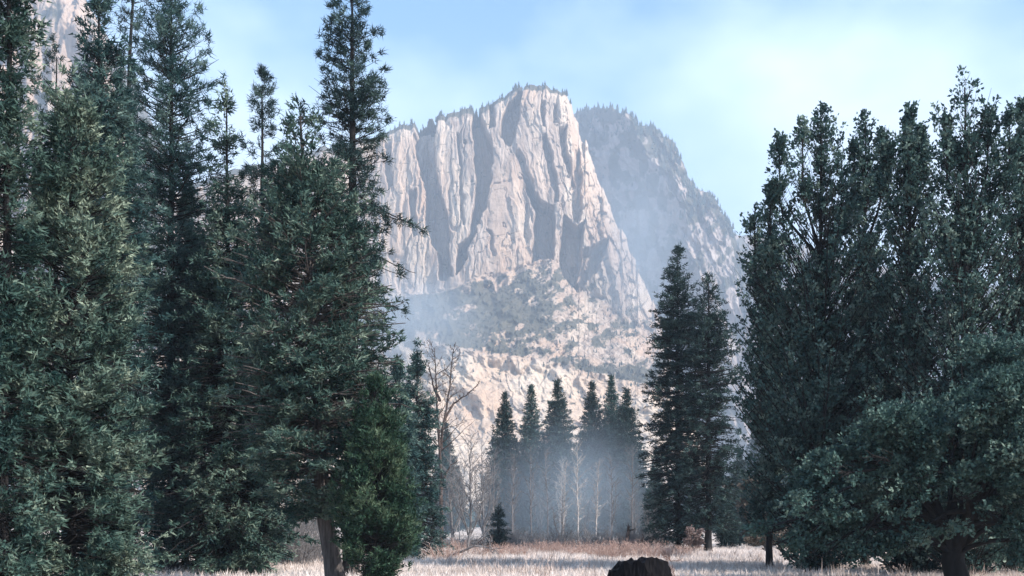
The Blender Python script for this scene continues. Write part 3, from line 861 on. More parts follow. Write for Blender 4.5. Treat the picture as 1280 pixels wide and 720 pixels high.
make_tree('fir_tree', 'broad dark fir with a leaning grey trunk bare below its crown', 'tree', 'cedar', 400, 38,
          [(126, 2), (150, 14), (200, 35), (260, 58), (320, 84), (400, 104), (480, 112), (540, 108), (600, 92), (645, 46)], 21,
          scale=1.1, mat='fir', trunk_r=0.27, bark='greybark', lean=[(0, 22), (0.16, 4), (0.3, -2), (1, -25)], dens=0.95)
make_tree('pine_tree', 'tallest dark pine in silhouette with long drooping boughs toward the cliff', 'tree', 'pine', 438, 46,
          [(-30, 3), (0, 22), (50, 36), (100, 42), (150, 48), (200, 48), (240, 40), (300, 52), (350, 56), (400, 54), (460, 40), (520, 30)], 22,
          scale=1.05, dens=1.5, trunk_r=0.30, inner=0.30,
          extra_px=[(236, 0.12, 92, -0.62), (250, -0.1, 84, -0.5), (300, 0.05, 82, -0.6), (318, -0.3, 70, -0.5), (352, 0.1, 68, -0.6), (390, -0.1, 60, -0.5), (150, 3.2, 50, -0.2), (138, 0.1, 58, -0.3)])
make_tree('cedar_tree', 'young bright green cedar, a dense pointed bush right of the leaning grey trunk', 'tree', 'cedar', 468, 36,
          [(476, 3), (520, 20), (580, 36), (650, 45), (700, 49), (742, 42)], 23, scale=0.85, mat='bright', dens=2.2, elev=(0.5, 1.3), cull=0.36, inner=0.15, trunk_r=0.06)
make_tree('fir_tree', 'green fir at the inner edge of the left-hand trees, beside the bare dark tree', 'tree', 'fir', 522, 76,
          [(426, 3), (460, 11), (520, 23), (600, 33), (660, 36), (692, 30)], 24, scale=1.3, mat='teal', dens=1.1)
make_tree('fir_tree', 'slightly shorter green fir standing against its neighbour behind the young bright cedar', 'tree', 'fir', 496, 70,
          [(452, 3), (500, 16), (560, 26), (640, 34), (690, 30)], 25, scale=1.3, mat='teal', dens=1.0)

# ------------------------------------------------------------------ right-hand trees
make_tree('fir_tree', 'tall dark pointed conifer standing alone in front of the smoky gully', 'tree', 'fir', 848, 92,
          [(308, 3), (340, 13), (380, 25), (420, 33), (500, 42), (600, 44), (672, 34)], 31, scale=1.35, mat='pine', dens=0.75, cull=0.53)
make_tree('pine_tree', 'shorter dark conifer with visible trunk, close behind the pointed one', 'tree', 'fir', 885, 90,
          [(343, 3), (370, 14), (420, 30), (500, 38), (600, 40), (655, 32)], 32, scale=1.35, mat='pine', dens=0.7, trunk_r=0.26, cull=0.51)
make_tree('broadleaf_tree', 'small slim leafy tree, lowest and innermost of the dark upright trees', 'tree', 'upright', 962, 56,
          [(243, 3), (280, 18), (330, 30), (400, 38), (500, 42), (650, 34)], 33, scale=1.15, dens=0.8)
make_tree('broadleaf_tree', 'dark leafy tree with ragged upright shoots, left edge of the tall upright group', 'tree', 'upright', 1026, 52,
          [(134, 6), (175, 22), (200, 30), (227, 44), (280, 60), (350, 78), (430, 90), (520, 96), (620, 86), (690, 60)], 34, scale=1.1, dens=0.8, leaders=[(-28, 158, 20, 260), (-50, 166, 16, 270), (-78, 246, 20, 360), (-62, 228, 18, 330), (22, 190, 18, 290)])
make_tree('broadleaf_tree', 'leafy upright tree with a twin tip, second of the tall group from the cliff side', 'tree', 'upright', 1082, 56,
          [(141, 5), (190, 18), (250, 30), (350, 45), (500, 60), (660, 58)], 35, scale=1.15, dens=0.8, leaders=[(18, 168, 14, 260), (-14, 178, 14, 270)])
make_tree('broadleaf_tree', 'dense dark upright tree between the twin-tipped one and the tallest leafy one', 'tree', 'upright', 1138, 50,
          [(131, 5), (180, 20), (230, 36), (300, 48), (400, 65), (550, 80), (690, 66)], 36, scale=1.1, dens=0.8, leaders=[(-27, 152, 16, 250), (19, 158, 14, 240), (4, 142, 12, 230)])
make_tree('broadleaf_tree', 'tallest of the dark leafy trees, its pointed top above the spreading oak', 'tree', 'upright', 1207, 47,
          [(88, 6), (140, 26), (180, 42), (250, 55), (350, 70), (500, 88), (690, 74)], 37, scale=1.05, dens=0.8, leaders=[(27, 128, 18, 230), (44, 146, 16, 250), (-24, 150, 14, 240)])
make_tree('broadleaf_tree', 'dark leafy tree cut by the picture edge, beside the tallest leafy tree', 'tree', 'upright', 1278, 49,
          [(140, 3), (200, 35), (300, 60), (450, 80), (690, 74)], 38, scale=1.05, dens=0.8, leaders=[(-8, 136, 10, 220), (14, 150, 16, 240)])

def limb(p, q, r0, r1, r, n=7, sway=0.10):
    s = np.linspace(0, 1, n)[:, None]
    ln = np.linalg.norm(q - p)
    pts = p + (q - p) * s + np.cumsum(r.normal(0, sway * ln / n, (n, 3)), 0) * np.sin(s * np.pi)
    pts[:, 2] += (np.sin(s[:, 0] * np.pi) * 0.10 * ln)
    rad = np.linspace(r0, r1, n)
    return pts, rad

def clump_tree(name, label, cat, px, d, clumps_px, seed, mat, trunk_r, fork_z, bark='bark', leaves=260, bl=0.13, bw=0.04, group=None, fork=3):
    """spreading tree: limbs run from a low fork to leaf clumps at (column, row, depth offset, radius px)"""
    r = np.random.default_rng(seed)
    k = d / F
    g = at(px, d); g[2] = float(gz(g[0], g[1])) - 0.05
    root = empty(name, g, label, cat, group)
    Vt, ft = [], []; nv = 0
    zz = np.linspace(0, fork_z, 8)
    pts = np.stack([np.cumsum(r.normal(0, 0.03, 8)), np.cumsum(r.normal(0, 0.03, 8)), zz], -1); pts[:, :2] -= pts[0, :2]
    rad = np.linspace(trunk_r, trunk_r * 0.78, 8); rad[0] *= 1.45; rad[1] *= 1.15
    v, f = loft(pts, rad, 14, seed, 0.15)
    obj('trunk', mesh_arrays('trunk', v, f, M[bark], smooth=True), root)
    top = pts[-1]
    mains = []
    for i in range(fork):
        a = i * 2 * np.pi / fork + r.uniform(-0.4, 0.4)
        q = top + np.array([math.cos(a) * 1.5, math.sin(a) * 1.2, r.uniform(1.2, 2.2)]) * fork_z * 0.8
        lp, lr = limb(top - np.array([0, 0, 0.15]), q, trunk_r * 0.62, trunk_r * 0.40, r)
        mains.append(lp); v, f = loft(lp, lr, 8, seed + i, 0.1); Vt.append(v); ft.append(f + nv); nv += len(v)
    P, A, T = [], [], []
    seg = [[], [], [], []]
    for (cx, cy, dy, cr) in clumps_px:
        c = np.array([(cx - px) * k, dy, EYE + (HOR - cy) * k])
        if c[2] < 0.25: c[2] = 0.25
        m = min((mm for mm in mains), key=lambda mm: np.min(np.linalg.norm(mm - c, axis=1)))
        dd = np.linalg.norm(m - c, axis=1); jj = np.flatnonzero(dd < dd.min() * 1.45 + 0.2); j = int(jj[r.integers(0, len(jj))])
        lp, lr = limb(m[j], c, trunk_r * 0.22, 0.02, r, 8, 0.12)
        v, f = loft(lp, lr, 6, seed, 0.1); Vt.append(v); ft.append(f + nv); nv += len(v)
        R_ = cr * k
        nt_ = max(4, int(16 * R_ / 0.8))
        for q in range(nt_):
            s = nrm(r.normal(0, 1, 3)); s[2] *= 0.5
            tip = c + s * R_ * r.uniform(0.6, 1.1)
            st = lp[-1 - int(r.integers(0, 3))]
            mid = (st + tip) / 2 + r.normal(0, 0.06, 3)
            for a_, b_ in ((st, mid), (mid, tip)):
                seg[0].append(a_); seg[1].append(b_); seg[2].append(0.016); seg[3].append(0.007)
            n = max(6, int(leaves * 0.02 * R_ / 0.8 * 4))
            w = r.uniform(0.25, 1.08, n)[:, None]
            pp = st + (tip - st) * w + r.normal(0, 0.16 * R_, (n, 3))
            P.append(pp); A.append(np.repeat(nrm(tip - st + np.array([0, 0, 0.1]))[None], n, 0)); T.append(np.full(n, r.normal(0.42, 0.16)))
    v, f = tubes(*[np.array(s) for s in seg], sides=4); Vt.append(v); ft.append(f + nv)
    obj('branches', mesh_arrays('branches', np.concatenate(Vt), np.concatenate(ft), M[bark], smooth=True), root)
    P = np.concatenate(P); A = np.concatenate(A); T = np.concatenate(T)
    hole = fbm(P[:, 0] * 1.8 + P[:, 1] * 0.8, P[:, 2] * 2.2 + P[:, 1] * 1.3, seed + 3, 2) > 0.44
    P, A, T = P[hole], A[hole], [T[hole]]
    T = np.clip(np.concatenate(T) + 0.6 * (fbm(P[:, 0], P[:, 2], seed, 3) - 0.5), 0, 1)
    V, f, T = blades(P, A, T, r, 6, bl, bw, 0.9, 0.06, True)
    obj('crown', mesh_arrays('crown', V, f, M[mat], tint=T), root)
    return root

ro = np.random.default_rng(71)
oak = []
for i in range(120):   # dome of clumps
    a = ro.uniform(0, np.pi); rr_ = ro.uniform(0.25, 1.0) ** 0.6 * ro.choice([0.78, 1.0, 1.0, 1.12])
    oak.append((1180 + math.cos(a) * 190 * rr_, 660 - math.sin(a) * 225 * rr_ + ro.uniform(-10, 14), ro.uniform(-3.6, 3.0), ro.uniform(26, 44)))
for c in [(950, 660, -0.5, 22), (975, 676, -1.0, 26), (1005, 688, -1.2, 24), (1040, 690, -1.6, 26), (1078, 684, -1.5, 28), (1110, 676, -2.0, 28), (1000, 640, -0.5, 32), (1040, 640, -1, 34),
          (1085, 640, -1.5, 34), (1240, 660, -2, 34), (1275, 650, -2, 34), (1255, 690, -2, 24), (1205, 640, -2.6, 26), (1110, 610, -2.4, 34), (1140, 590, -2.6, 32), (1165, 622, -2.8, 28), (1225, 600, -2.8, 36), (1250, 625, -2.6, 34), (1272, 590, -2.6, 36), (1190, 585, -2.6, 30), (1085, 600, -2, 32), (1150, 655, -2.2, 30), (1230, 440, -1, 42), (1262, 480, -1.5, 44), (1215, 520, -2.5, 44)]:
    oak.append(c)
oak = [c for c in oak if c[1] > np.interp(c[0], [940, 1000, 1100, 1160, 1210, 1300], [625, 585, 520, 480, 430, 415])]
for i, c in enumerate(oak):     # the hollow under the dome: boughs there hang behind the trunk
    if 1075 < c[0] < 1275 and 572 < c[1] < 655 and c[2] > -2.0:
        oak[i] = (c[0], c[1], ro.uniform(1.2, 3.6), c[3])
clump_tree('oak_tree', 'wide spreading oak with low boughs sweeping over the meadow edge and a dark forked trunk', 'tree', 1195, 39, oak, 72, 'oak', 0.42, 1.25, 'bark', 300, 0.13, 0.042, fork=5)

bush = [(960 + ro.uniform(-26, 26), 640 + ro.uniform(-42, 36), ro.uniform(-1.2, 1.2), ro.uniform(12, 20)) for i in range(16)]
clump_tree('autumn_bush', 'faded brownish bush at the meadow edge below the slim leafy tree', 'bush', 960, 70, bush, 73, 'autumn', 0.10, 0.5, 'twig', 240, 0.16, 0.05, fork=3)
pk = [(868 + ro.uniform(-11, 11), 668 + ro.uniform(-12, 14), ro.uniform(-0.6, 0.6), ro.uniform(4, 7)) for i in range(9)]
clump_tree('dry_shrub', 'small pale pink dry-leaved shrub at the foot of the two dark conifers', 'shrub', 868, 86, pk, 74, 'pinkleaf', 0.05, 0.4, 'twig', 240, 0.18, 0.06, fork=3)

# ------------------------------------------------------------------ bare trees
def bare_arrays(H, seed, levels=5, spread=0.5, trunk_r=0.14, first=0.35, ratio=0.72, up=0.25, kids=(2, 3), twist=0.12):
    r = np.random.default_rng(seed)
    s0, s1, q0, q1, tips = [], [], [], [], []
    def grow(p, d, ln, rad, lv):
        n = 4 if lv > 1 else 3
        for i in range(n):
            d = nrm(d + r.normal(0, twist, 3) + np.array([0, 0, up * 0.15]))
            e = p + d * ln / n
            r1 = rad * (0.90 if i < n - 1 else 0.82)
            s0.append(p); s1.append(e); q0.append(rad); q1.append(r1)
            if lv > 0 and lv < levels and r.uniform() < 0.55:
                sd_ = nrm(d + r.normal(0, spread * 1.5, 3) + np.array([0, 0, up]))
                grow(e, sd_, ln * ratio * r.uniform(0.5, 0.85), rad * 0.5, lv + 1)
            p, rad = e, r1
        if lv < levels:
            for j in range(int(r.integers(kids[0], kids[1] + 1))):
                sd_ = nrm(d + r.normal(0, spread, 3) + np.array([0, 0, up]))
                grow(p, sd_, ln * ratio * r.uniform(0.7, 1.05), rad * r.uniform(0.55, 0.75), lv + 1)
        else:
            tips.append(p)
    grow(np.array([0, 0, 0.0]), np.array([0, 0, 1.0]), H * first, trunk_r, 0)
    return np.array(s0), np.array(s1), np.array(q0), np.array(q1), np.array(tips)

def bare_tree_meshes(H, seed, bark, min_r=0.006, leaf=None, nleaf=3, **kw):
    a, b, c, d, tips = bare_arrays(H, seed, **kw)
    sc_ = H / max(b[:, 2].max(), 0.1)
    a, b, tips = a * sc_, b * sc_, tips * sc_
    c, d = np.maximum(c, min_r), np.maximum(d, min_r)
    big = c > kw.get('trunk_r', 0.14) * 0.5
    out = []
    for m, nm, sides in ((big, 'trunk', 9), (~big, 'branches', 4)):
        v, f = tubes(a[m], b[m] + (b[m] - a[m]) * 0.02, c[m], d[m], sides)
        out.append((nm, mesh_arrays(nm, v, f, M[bark], smooth=True)))
    if leaf:
        r = np.random.default_rng(seed + 5)
        P = tips[r.uniform(0, 1, len(tips)) < 0.8]
        V, f, T = blades(P, nrm(r.normal(0, 1, P.shape)), r.uniform(0.1, 0.9, len(P)), r, nleaf, 0.10, 0.03, 1.0, 0.1, True)
        out.append(('crown', mesh_arrays('crown', V, f, M[leaf], tint=T)))
    return out

def place(name, meshes, px, d, label, cat, group=None, rz=0.0, sc=1.0, sink=0.08):
    g = at(px, d); g[2] = float(gz(g[0], g[1])) - sink
    root = empty(name, g, label, cat, group, rz)
    root.scale = (sc, sc, sc)
    for nm, me in meshes:
        obj(nm, me, root)
    return root

def leader_tree(leaders, seed, bark, trunk_r, side=0.22, step=0.16, start=0.22, leaf=None, min_r=0.009, rise=0.75):
    """bare tree from stems (polylines of x, y, z): rising side branches with fine twigs all along each stem"""
    r = np.random.default_rng(seed)
    st, sg = [], [[], [], [], []]
    Vt, ft, nv = [], [], 0
    tips = []
    for li, pl in enumerate(leaders):
        pl = np.array(pl, float)
        L_ = np.concatenate([[0], np.cumsum(np.linalg.norm(np.diff(pl, axis=0), axis=1))])
        n = 26
        s_ = np.linspace(0, L_[-1], n)
        P = np.stack([np.interp(s_, L_, pl[:, k]) for k in range(3)], -1)
        P[1:-1] = (P[:-2] + P[1:-1] * 2 + P[2:]) / 4
        P[1:] += np.cumsum(r.normal(0, 0.022, (n - 1, 3)), 0)
        r0 = trunk_r if li == 0 else trunk_r * 0.55
        rad = r0 * (1 - s_ / L_[-1] * 0.93) ** 0.9 + min_r * 0.6
        v, f = loft(P, rad, 8, seed + li, 0.12); Vt.append(v); ft.append(f + nv); nv += len(v)
        tot = L_[-1]
        q = start * tot if li == 0 else 0.12 * tot
        while q < tot:
            c = np.array([np.interp(q, s_, P[:, k]) for k in range(3)])
            t = nrm(np.array([np.interp(q + 0.1, s_, P[:, k]) for k in range(3)]) - c + np.array([0, 0, 1e-4]))
            u = q / tot
            ln = side * tot * (0.25 + 1.0 * math.sin(math.pi * min(max((u - 0.05) * 0.95, 0), 1)) ** 0.8) * r.uniform(0.35, 1.1)
            a = r.uniform(0, 2 * np.pi)
            d = nrm(np.array([math.cos(a), math.sin(a), 0]) + t * rise * r.uniform(0.6, 1.4))
            p = c; rb_ = max(min_r, 0.014 * ln + 0.006)
            m = 5
            for k in range(m):
                d = nrm(d + r.normal(0, 0.16, 3) + np.array([0, 0, 0.10]))
                e = p + d * ln / m
                sg[0].append(p); sg[1].append(e); sg[2].append(max(min_r, rb_ * (1 - k / m))); sg[3].append(max(min_r * 0.7, rb_ * (1 - (k + 1) / m)))
                for w in range(2):
                    td = nrm(d + r.normal(0, 0.6, 3) + np.array([0, 0, 0.15]))
                    tl = ln * r.uniform(0.12, 0.38)
                    e2 = p + td * tl * 0.55; e3 = e2 + nrm(td + r.normal(0, 0.35, 3)) * tl * 0.5
                    sg[0] += [p, e2]; sg[1] += [e2, e3]; sg[2] += [min_r, min_r * 0.85]; sg[3] += [min_r * 0.85, min_r * 0.5]
                    tips.append(e3)
                p = e
            q += step * r.uniform(0.5, 1.5)
    vb, fb = tubes(np.array(sg[0]), np.array(sg[1]), np.array(sg[2]), np.array(sg[3]), 4)
    out = [('trunk', mesh_arrays('trunk', np.concatenate(Vt), np.concatenate(ft), M[bark], smooth=True)),
           ('branches', mesh_arrays('branches', vb, fb, M[bark], smooth=True))]
    if leaf:
        T = np.array(tips)
        T = T[(r.uniform(0, 1, len(T)) < 0.35) & (T[:, 2] > 0.6 * T[:, 2].max())]
        V, f, tt = blades(T, nrm(r.normal(0, 1, T.shape)), r.uniform(0.1, 0.9, len(T)), r, 2, 0.10, 0.03, 1.0, 0.05, True)
        out.append(('crown', mesh_arrays('crown', V, f, M[leaf], tint=tt)))
    return out

_k = 88 / F
def _b(pts): return [((px - 552) * _k, y, max(EYE + (HOR - py) * _k, 0)) for px, py, y in pts]
bd = leader_tree([_b([(552, 700, 0), (552, 600, 0), (551, 540, 0), (549, 490, 0.1), (546, 432, 0.2)]),
                  _b([(552, 560, 0), (556, 515, -0.2), (563, 480, -0.4), (568, 430, -0.5)]),
                  _b([(555, 525, 0), (566, 505, 0.3), (582, 495, 0.5), (598, 478, 0.6)]),
                  _b([(553, 600, 0), (562, 580, -0.3), (572, 572, -0.4)]),
                  _b([(550, 500, 0), (540, 480, 0.4), (534, 450, 0.6)])], 5, 'darktwig', 0.16, side=0.16, step=0.26, start=0.5, leaf='rustbud', min_r=0.012)
place('bare_tree', bd, 552, 88, 'tall bare dark tree with rusty twig tips, right of the green firs', 'tree')

pale = [leader_tree([[(0, 0, 0), (0.1 * (-1) ** i, 0.05, 5), (0.25 * (-1) ** i, 0, 10.8)]] + ([[(0, 0, 2.5), (0.5, 0.2, 4.5), (0.9, 0.3, 8.0)]] if i % 2 else []),
                    41 + i, ('palebark', 'twig', 'twig', 'palebark')[i], 0.085, side=0.14, step=0.17, start=0.18, min_r=0.010) for i in range(4)]
tan = [leader_tree([[(0, 0, 0), (0.2, 0.1, 3), (0.1, 0.2, 8.6)], [(0, 0, 1.2), (0.9, 0.2, 3.2), (1.7, 0.3, 6.5)], [(0, 0, 1.8), (-0.9, -0.2, 3.8), (-1.5, -0.2, 7.0)], [(0, 0, 1.5), (0.1, -0.9, 3.4), (0.2, -1.6, 6.0)]],
                   61 + i, 'twig', 0.10, side=0.20, step=0.16, start=0.15, min_r=0.010) for i in range(3)]
gp = 'leafless trees in the smoky thicket across the meadow'
rb = np.random.default_rng(88)
for i, (px, d, sc, w, lb) in enumerate([
    (722, 112, 0.98, 0, 'white-stemmed bare birch standing in the blue smoke'),
    (704, 116, 0.80, 3, 'smaller pale bare birch just left of the white-stemmed one'),
    (745, 114, 0.90, 3, 'pale bare birch just right of the white-stemmed one'),
    (664, 118, 1.02, 1, 'grey bare tree before the second dark spire'),
    (640, 116, 1.00, 2, 'grey bare tree before the leftmost dark spire'),
    (617, 112, 0.90, 1, 'twiggy grey tree above the little dark fir'),
    (685, 120, 1.05, 2, 'brownish bare tree before the third dark spire'),
    (765, 118, 0.95, 1, 'grey bare tree before the slimmest dark spire'),
    (790, 112, 0.95, 2, 'grey bare tree at the foot of the tall pointed conifer')]):
    place('bare_tree', pale[w], px, d, lb, 'tree', gp, rb.uniform(0, 6), sc * rb.uniform(0.78, 0.95))
for i, (px, d, sc, w, lb) in enumerate([
    (585, 82, 0.92, 0, 'spreading grey bare tree with a slanting limb beside the tall bare dark tree'),
    (568, 92, 0.95, 2, 'hazy grey bare tree behind the tall bare dark tree'),
    (604, 105, 1.0, 1, 'tan twiggy tree between the bare dark tree and the leftmost spire'),
    (700, 106, 0.50, 2, 'low tan twiggy tree below the third dark spire'),
    (540, 78, 0.55, 2, 'low grey twiggy tree at the foot of the green firs'),
    (815, 100, 0.55, 2, 'low grey twiggy tree left of the pointed conifer foot')]):
    place('bare_tree', tan[w], px, d, lb, 'tree', gp, rb.uniform(0, 6), sc)

for i in range(8):
    px = 578 + i * 31 + rb.uniform(-6, 6); d = rb.uniform(116, 132); w = int(rb.integers(0, 3))
    place('bare_tree', (pale, tan)[i % 2][w + (i % 2 == 0)], px, d, 'bare grey tree deep in the smoky thicket under the dark spires', 'tree', gp, rb.uniform(0, 6), rb.uniform(0.6, 0.85))
# ------------------------------------------------------------------ conifers across the meadow
def spire_meshes(H, wd, seed, mat, ts=1.7):
    prof = [(H, 0.03), (H * 0.93, wd * 0.12), (H * 0.8, wd * 0.34), (H * 0.6, wd * 0.66), (H * 0.35, wd), (H * 0.15, wd * 0.95), (H * 0.06, wd * 0.7)]
    K, r, pos, axs, seg = conifer_arrays('fir', 0, prof, 0, seed, 0.85, ts)
    tint = np.clip(0.42 + r.normal(0, 0.2, len(pos)), 0, 1)
    V, f, T = blades(pos, axs, tint, r, 8, K['bl'] * ts, K['bw'] * ts, K['sp'], 0.1 * ts)
    zz = np.linspace(0, H * 0.97, 12)
    vt, ft = loft(np.stack([0 * zz, 0 * zz, zz], -1), 0.22 * (1 - zz / H) + 0.015, 8, seed)
    vb, fb = tubes(*seg, sides=3)
    return [('trunk', mesh_arrays('trunk', vt, ft, M['bark'], smooth=True)), ('branches', mesh_arrays('branches', vb, fb, M['bark'])), ('crown', mesh_arrays('crown', V, f, M[mat], tint=T))]
sp = [spire_meshes(18.0, 2.9, 301, 'pine'), spire_meshes(18.0, 2.5, 302, 'teal', 1.5), spire_meshes(18.0, 3.3, 303, 'pine')]
gs = 'dark conifer spires beyond the smoky thicket'
def hgt(py, d): return EYE + (HOR - py) / F * d
for px, py, d, w, lb in [
    (631, 491, 140, 0, 'leftmost of the dark conifer spires across the meadow'),
    (664, 482, 145, 1, 'second spire, slimmer, in the row of dark conifers across the meadow'),
    (697, 475, 138, 2, 'third and darkest spire in the row across the meadow, dark to its base'),
    (740, 479, 150, 0, 'broad-shouldered spire just right of the gap in the conifer row'),
    (764, 470, 155, 1, 'slimmest and tallest spire of the conifer row'),
    (783, 486, 148, 2, 'rightmost spire of the row, nearest the tall pointed conifer')]:
    place('conifer_tree', sp[w], px, d, lb, 'tree', gs, rb.uniform(0, 6), hgt(py, d) / 18.0)
place('conifer_tree', spire_meshes(3.6, 1.0, 311, 'pine', 0.75), 623, 98, 'little dark cone-shaped fir at the far meadow edge', 'tree')
gb = 'hazy conifers in the woods behind'
for i in range(44):
    px = rb.uniform(380, 1300); d = rb.uniform(170, 360)
    top = rb.uniform(520, 600)
    if 560 < px < 840: top = rb.uniform(560, 610)
    place('conifer_tree', sp[i % 3], px, d, 'hazy conifer among the far woods behind the meadow', 'tree', gb, rb.uniform(0, 6), hgt(top, d) / 18.0)
for px, top, d, w, lb in [(925, 560, 110, 2, 'short blue-green fir right of the two dark conifers'), (945, 590, 105, 0, 'dark low fir behind the faded bush'),
                          (908, 600, 100, 2, 'dark low fir at the trunk of the shorter dark conifer'), (1000, 540, 100, 1, 'dark fir behind the left bough of the oak'),
                          (1060, 560, 95, 2, 'dark fir glimpsed behind the oak crown'), (965, 500, 115, 1, 'teal fir seen through the slim leafy tree'),
                          (820, 560, 120, 1, 'hazy fir behind the foot of the pointed conifer')]:
    place('conifer_tree', sp[w], px, d, lb, 'tree', None, rb.uniform(0, 6), hgt(top, d) / 18.0)

# ------------------------------------------------------------------ thickets, brush and fallen wood
def bush_mesh(name, H, wd, n, seed, mat, w=0.02):
    """dense upright twiggy bush: curving stems that fork"""
    r = np.random.default_rng(seed)
    s0, s1, q0, q1 = [], [], [], []
    for i in range(n):
        a = r.uniform(0, 2 * np.pi); b = r.uniform(0, wd * 0.35)
        p = np.array([math.cos(a) * b, math.sin(a) * b, 0]); d = nrm(np.array([math.cos(a) * r.uniform(0.1, 0.8), math.sin(a) * r.uniform(0.1, 0.8), 1.0]))
        ln = H * r.uniform(0.55, 1.0)
        for k in range(5):
            e = p + d * ln / 5
            s0.append(p); s1.append(e); q0.append(w * (1 - k / 6)); q1.append(w * (1 - (k + 1) / 6))
            for j in range(2):
                t = nrm(d + r.normal(0, 0.55, 3))
                l = ln * 0.2 * r.uniform(0.5, 1.2)
                s0.append(e); s1.append(e + t * l); q0.append(w * 0.5); q1.append(w * 0.25)
            p = e; d = nrm(d + r.normal(0, 0.18, 3))
    v, f = tubes(np.array(s0), np.array(s1), np.array(q0), np.array(q1), 3)
    v[:, 2] = np.maximum(v[:, 2], -0.05)
    T = np.repeat(r.uniform(0.1, 0.95, len(s0)), 6)
    return mesh_arrays(name, v, f, M[mat], tint=T)
grey = [bush_mesh('twigs', 2.4, 2.2, 90, 501 + i, 'twig', 0.016) for i in range(2)]
red = [bush_mesh('twigs', 1.0, 2.4, 70, 511 + i, 'brush', 0.016) for i in range(3)]
def plain(name, me, px, d, label, cat, group, rz, sc):
    g = at(px, d); g[2] = float(gz(g[0], g[1])) - 0.04
    o = obj(name, me, None, g)
    o.rotation_euler = (0, 0, rz); o.scale = sc
    return tag(o, label, cat, group)
gr = 'low reddish brush on the far side of the meadow'
for i in range(0, 26):
    px = (560, 600, 632, 650, 668, 682, 696, 708, 722, 735, 748, 757, 768, 778, 790, 802, 815, 830, 846, 860, 575, 640, 690, 730, 765, 795)[i] + rb.uniform(-5, 5)
    d = rb.uniform(70, 92)
    plain('brush_shrub', red[i % 3], px, d, 'low reddish leafless brush across the far meadow', 'shrub', gr, rb.uniform(0, 6), (rb.uniform(0.8, 1.3), 1, rb.uniform(0.6, 1.15)))
gg = 'grey leafless thicket behind the leaning trunk'
for px, d, s in [(352, 60, 1.1), (366, 58, 1.2), (380, 60, 1.25), (394, 62, 1.15), (372, 64, 1.4), (340, 64, 1.1)]:
    plain('thicket_bush', grey[int(px) % 2], px, d, 'grey leafless bush in the thicket behind the leaning trunk', 'bush', gg, rb.uniform(0, 6), (1, 1, s))
gt = 'grey brown brush along the far edge of the meadow'
for i in range(20):
    px = 548 + i * 14.5 + rb.uniform(-4, 4); d = rb.uniform(94, 104)
    plain('thicket_bush', grey[i % 2], px, d, 'grey brown brush under the bare trees at the far meadow edge', 'bush', gt, rb.uniform(0, 6), (1, 1, rb.uniform(0.5, 1.0)))

def fallen(name, px, d, ln, seed, label, cat, mat='darktwig', tilt=0.25, rz=0.3, rad=0.22):
    a, b, c, e, tips = bare_arrays(ln, seed, levels=3, spread=0.8, trunk_r=rad, first=0.55, ratio=0.5, up=0.0)
    # lay the tree on its side, resting on the ground
    th = math.pi / 2 - tilt
    rot = np.array([[math.cos(th), 0, math.sin(th)], [0, 1, 0], [-math.sin(th), 0, math.cos(th)]])
    a, b = a @ rot.T, b @ rot.T
    v, f = tubes(a, b, np.maximum(c, 0.02), np.maximum(e, 0.015), 7)
    v[:, 2] = np.maximum(v[:, 2], -0.02)
    return plain(name, mesh_arrays(name, v, f, M[mat], smooth=True), px, d, label, cat, None, rz, (1, 1, 1))
fallen('fallen_log', 738, 92, 5.0, 3, 'dark fallen log with a raised root end in the brush across the meadow', 'log', tilt=0.30, rz=0.2, rad=0.38)
fallen('fallen_branch', 548, 72, 4.2, 8, 'grey fallen branch on the grass below the green firs', 'branch', 'twig', 0.08, 0.1, 0.09)
fallen('fallen_branch', 640, 84, 3.2, 9, 'dark fallen limb on the grass right of the little fir', 'branch', 'darktwig', 0.06, 2.9, 0.08)

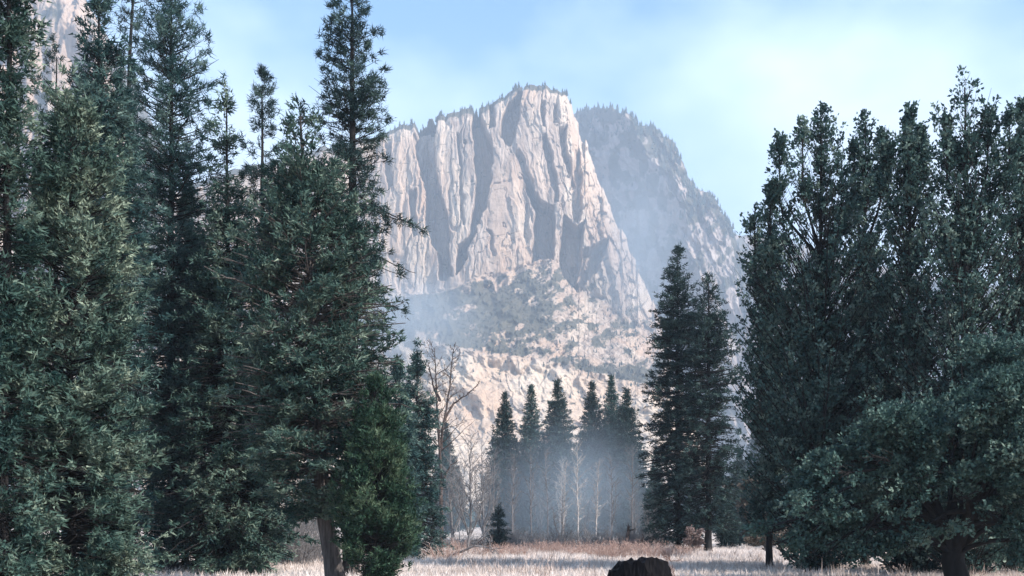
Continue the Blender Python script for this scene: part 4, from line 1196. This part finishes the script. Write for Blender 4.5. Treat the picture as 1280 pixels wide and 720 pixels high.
# burnt stump
def stump():
    d = 30.0
    k = d / F
    r = np.random.default_rng(4)
    g = at(799, d); g[2] = float(gz(g[0], g[1])) - 0.03
    root = empty('burnt_stump', g, 'big charred black stump with a stepped broken top in the pale meadow', 'stump')
    n, m = 72, 18
    ang = np.arange(n) * 2 * np.pi / n
    X0 = 44 * k
    V, F4 = [], []
    top = 1.17
    # height of the rim around the stump: a low step to the left, slope to the right
    def rim(x):
        return np.interp(x / X0, [-1.0, -0.80, -0.66, -0.62, -0.58, -0.3, 0.10, 0.14, 0.58, 0.70, 0.85, 1.0], [0.86, 0.90, 0.93, 0.95, 1.07, 1.12, 1.14, 1.17, 1.19, 1.14, 0.97, 0.70])
    ra = X0 * (0.90 + 0.16 * fbm(np.cos(ang) * 2.2 + 5, np.sin(ang) * 2.2 + 5, 8, 4))
    ra = ra * (1 + 0.05 * np.cos(ang * 9 + 1) * (fbm(np.cos(ang) * 3, np.sin(ang) * 3, 31, 2)))
    for j in range(m):
        t = j / (m - 1)
        rj = ra * (1.16 - 0.26 * t ** 0.7) * (1 + 0.03 * (fbm(ang * 5, np.full(n, t * 4), 14, 3) - 0.5))
        x = rj * np.cos(ang); y = rj * np.sin(ang) * 0.85
        V.append(np.stack([x, y, rim(x) * t + (0.03 * r.normal(0, 1, n) + 0.10 * (fbm(ang * 4.5, ang * 0 + 2, 33, 3) - 0.5)) * sm(np.full(n, t), 0.75, 1.0)], -1))
    V = np.concatenate(V)
    i = np.arange(n * m).reshape(m, n)
    F4 = np.stack([i[:-1], np.roll(i[:-1], -1, 1), np.roll(i[1:], -1, 1), i[1:]], -1).reshape(-1, 4)
    obj('bark_wall', mesh_arrays('bark_wall', V, F4, M['char'], smooth=False), root)
    rows = 9
    V2 = []
    for j in range(rows):
        s = 1 - j / (rows - 1) * 0.98
        x = V[-n:, 0] * s; y = V[-n:, 1] * s
        z = rim(x) - 0.22 * sm(np.full(n, 1 - s), 0.05, 0.6) + 0.05 * (fbm(x * 5 + 3, y * 5, 19, 3) - 0.5) * (j > 0)
        if j == 0: z = V[-n:, 2] - 0.004
        V2.append(np.stack([x * 0.995, y * 0.995, z], -1))
    i = np.arange(n * rows).reshape(rows, n)
    F2 = np.stack([i[:-1], np.roll(i[:-1], -1, 1), np.roll(i[1:], -1, 1), i[1:]], -1).reshape(-1, 4)
    obj('broken_top', mesh_arrays('broken_top', np.concatenate(V2), F2, M['char']), root)
stump()
tw = bare_tree_meshes(1.45, 77, 'brush', 0.006, None, 0, levels=4, spread=0.55, trunk_r=0.022, first=0.3, ratio=0.75, up=0.2)
place('twig_shrub', tw, 852, 30.5, 'small reddish leafless shrub right beside the charred stump', 'shrub', None, 1.0, 1.0)

# ------------------------------------------------------------------ dry grass
def grass():
    r = np.random.default_rng(61)
    n = 42000
    y = 40 + 62 * r.uniform(0, 1, n) ** 1.15
    x = (r.uniform(80, 1330, n) - 640) / F * y
    keep = fbm(x * 0.35, y * 0.35, 66, 3) > r.uniform(0.12, 0.62, n)
    x, y = x[keep], y[keep]
    P = np.stack([x, y, gz(x, y) - 0.01], -1)
    tint = np.clip(0.2 + 0.9 * fbm(x * 0.12, y * 0.2, 67, 3) + r.normal(0, 0.14, len(x)) - 0.1, 0, 1)
    V, f, T = blades(P, np.tile([[0, 0, 1.0]], (len(P), 1)), tint, r, 7, 0.24, 0.032, 0.45)
    n2 = 1600
    y2 = r.uniform(44, 96, n2); x2 = (r.uniform(80, 1330, n2) - 640) / F * y2
    k2 = fbm(x2 * 0.22, y2 * 0.22, 68, 3) > 0.52
    x2, y2 = x2[k2], y2[k2]
    P2 = np.stack([x2, y2, gz(x2, y2) - 0.01], -1)
    Va, fa, Ta = blades(P2, np.tile([[0, 0, 1.0]], (len(P2), 1)), np.clip(r.normal(0.22, 0.15, len(P2)), 0, 1), r, 12, 0.5, 0.03, 0.32)
    V, f, T = np.concatenate([V, Va]), np.concatenate([f, fa + len(V)]), np.concatenate([T, Ta])
    tag(obj('dry_grass', mesh_arrays('dry_grass', V, f, M['straw'], tint=T)), 'pale dry straw grass covering the meadow', None, kind='stuff')
grass()
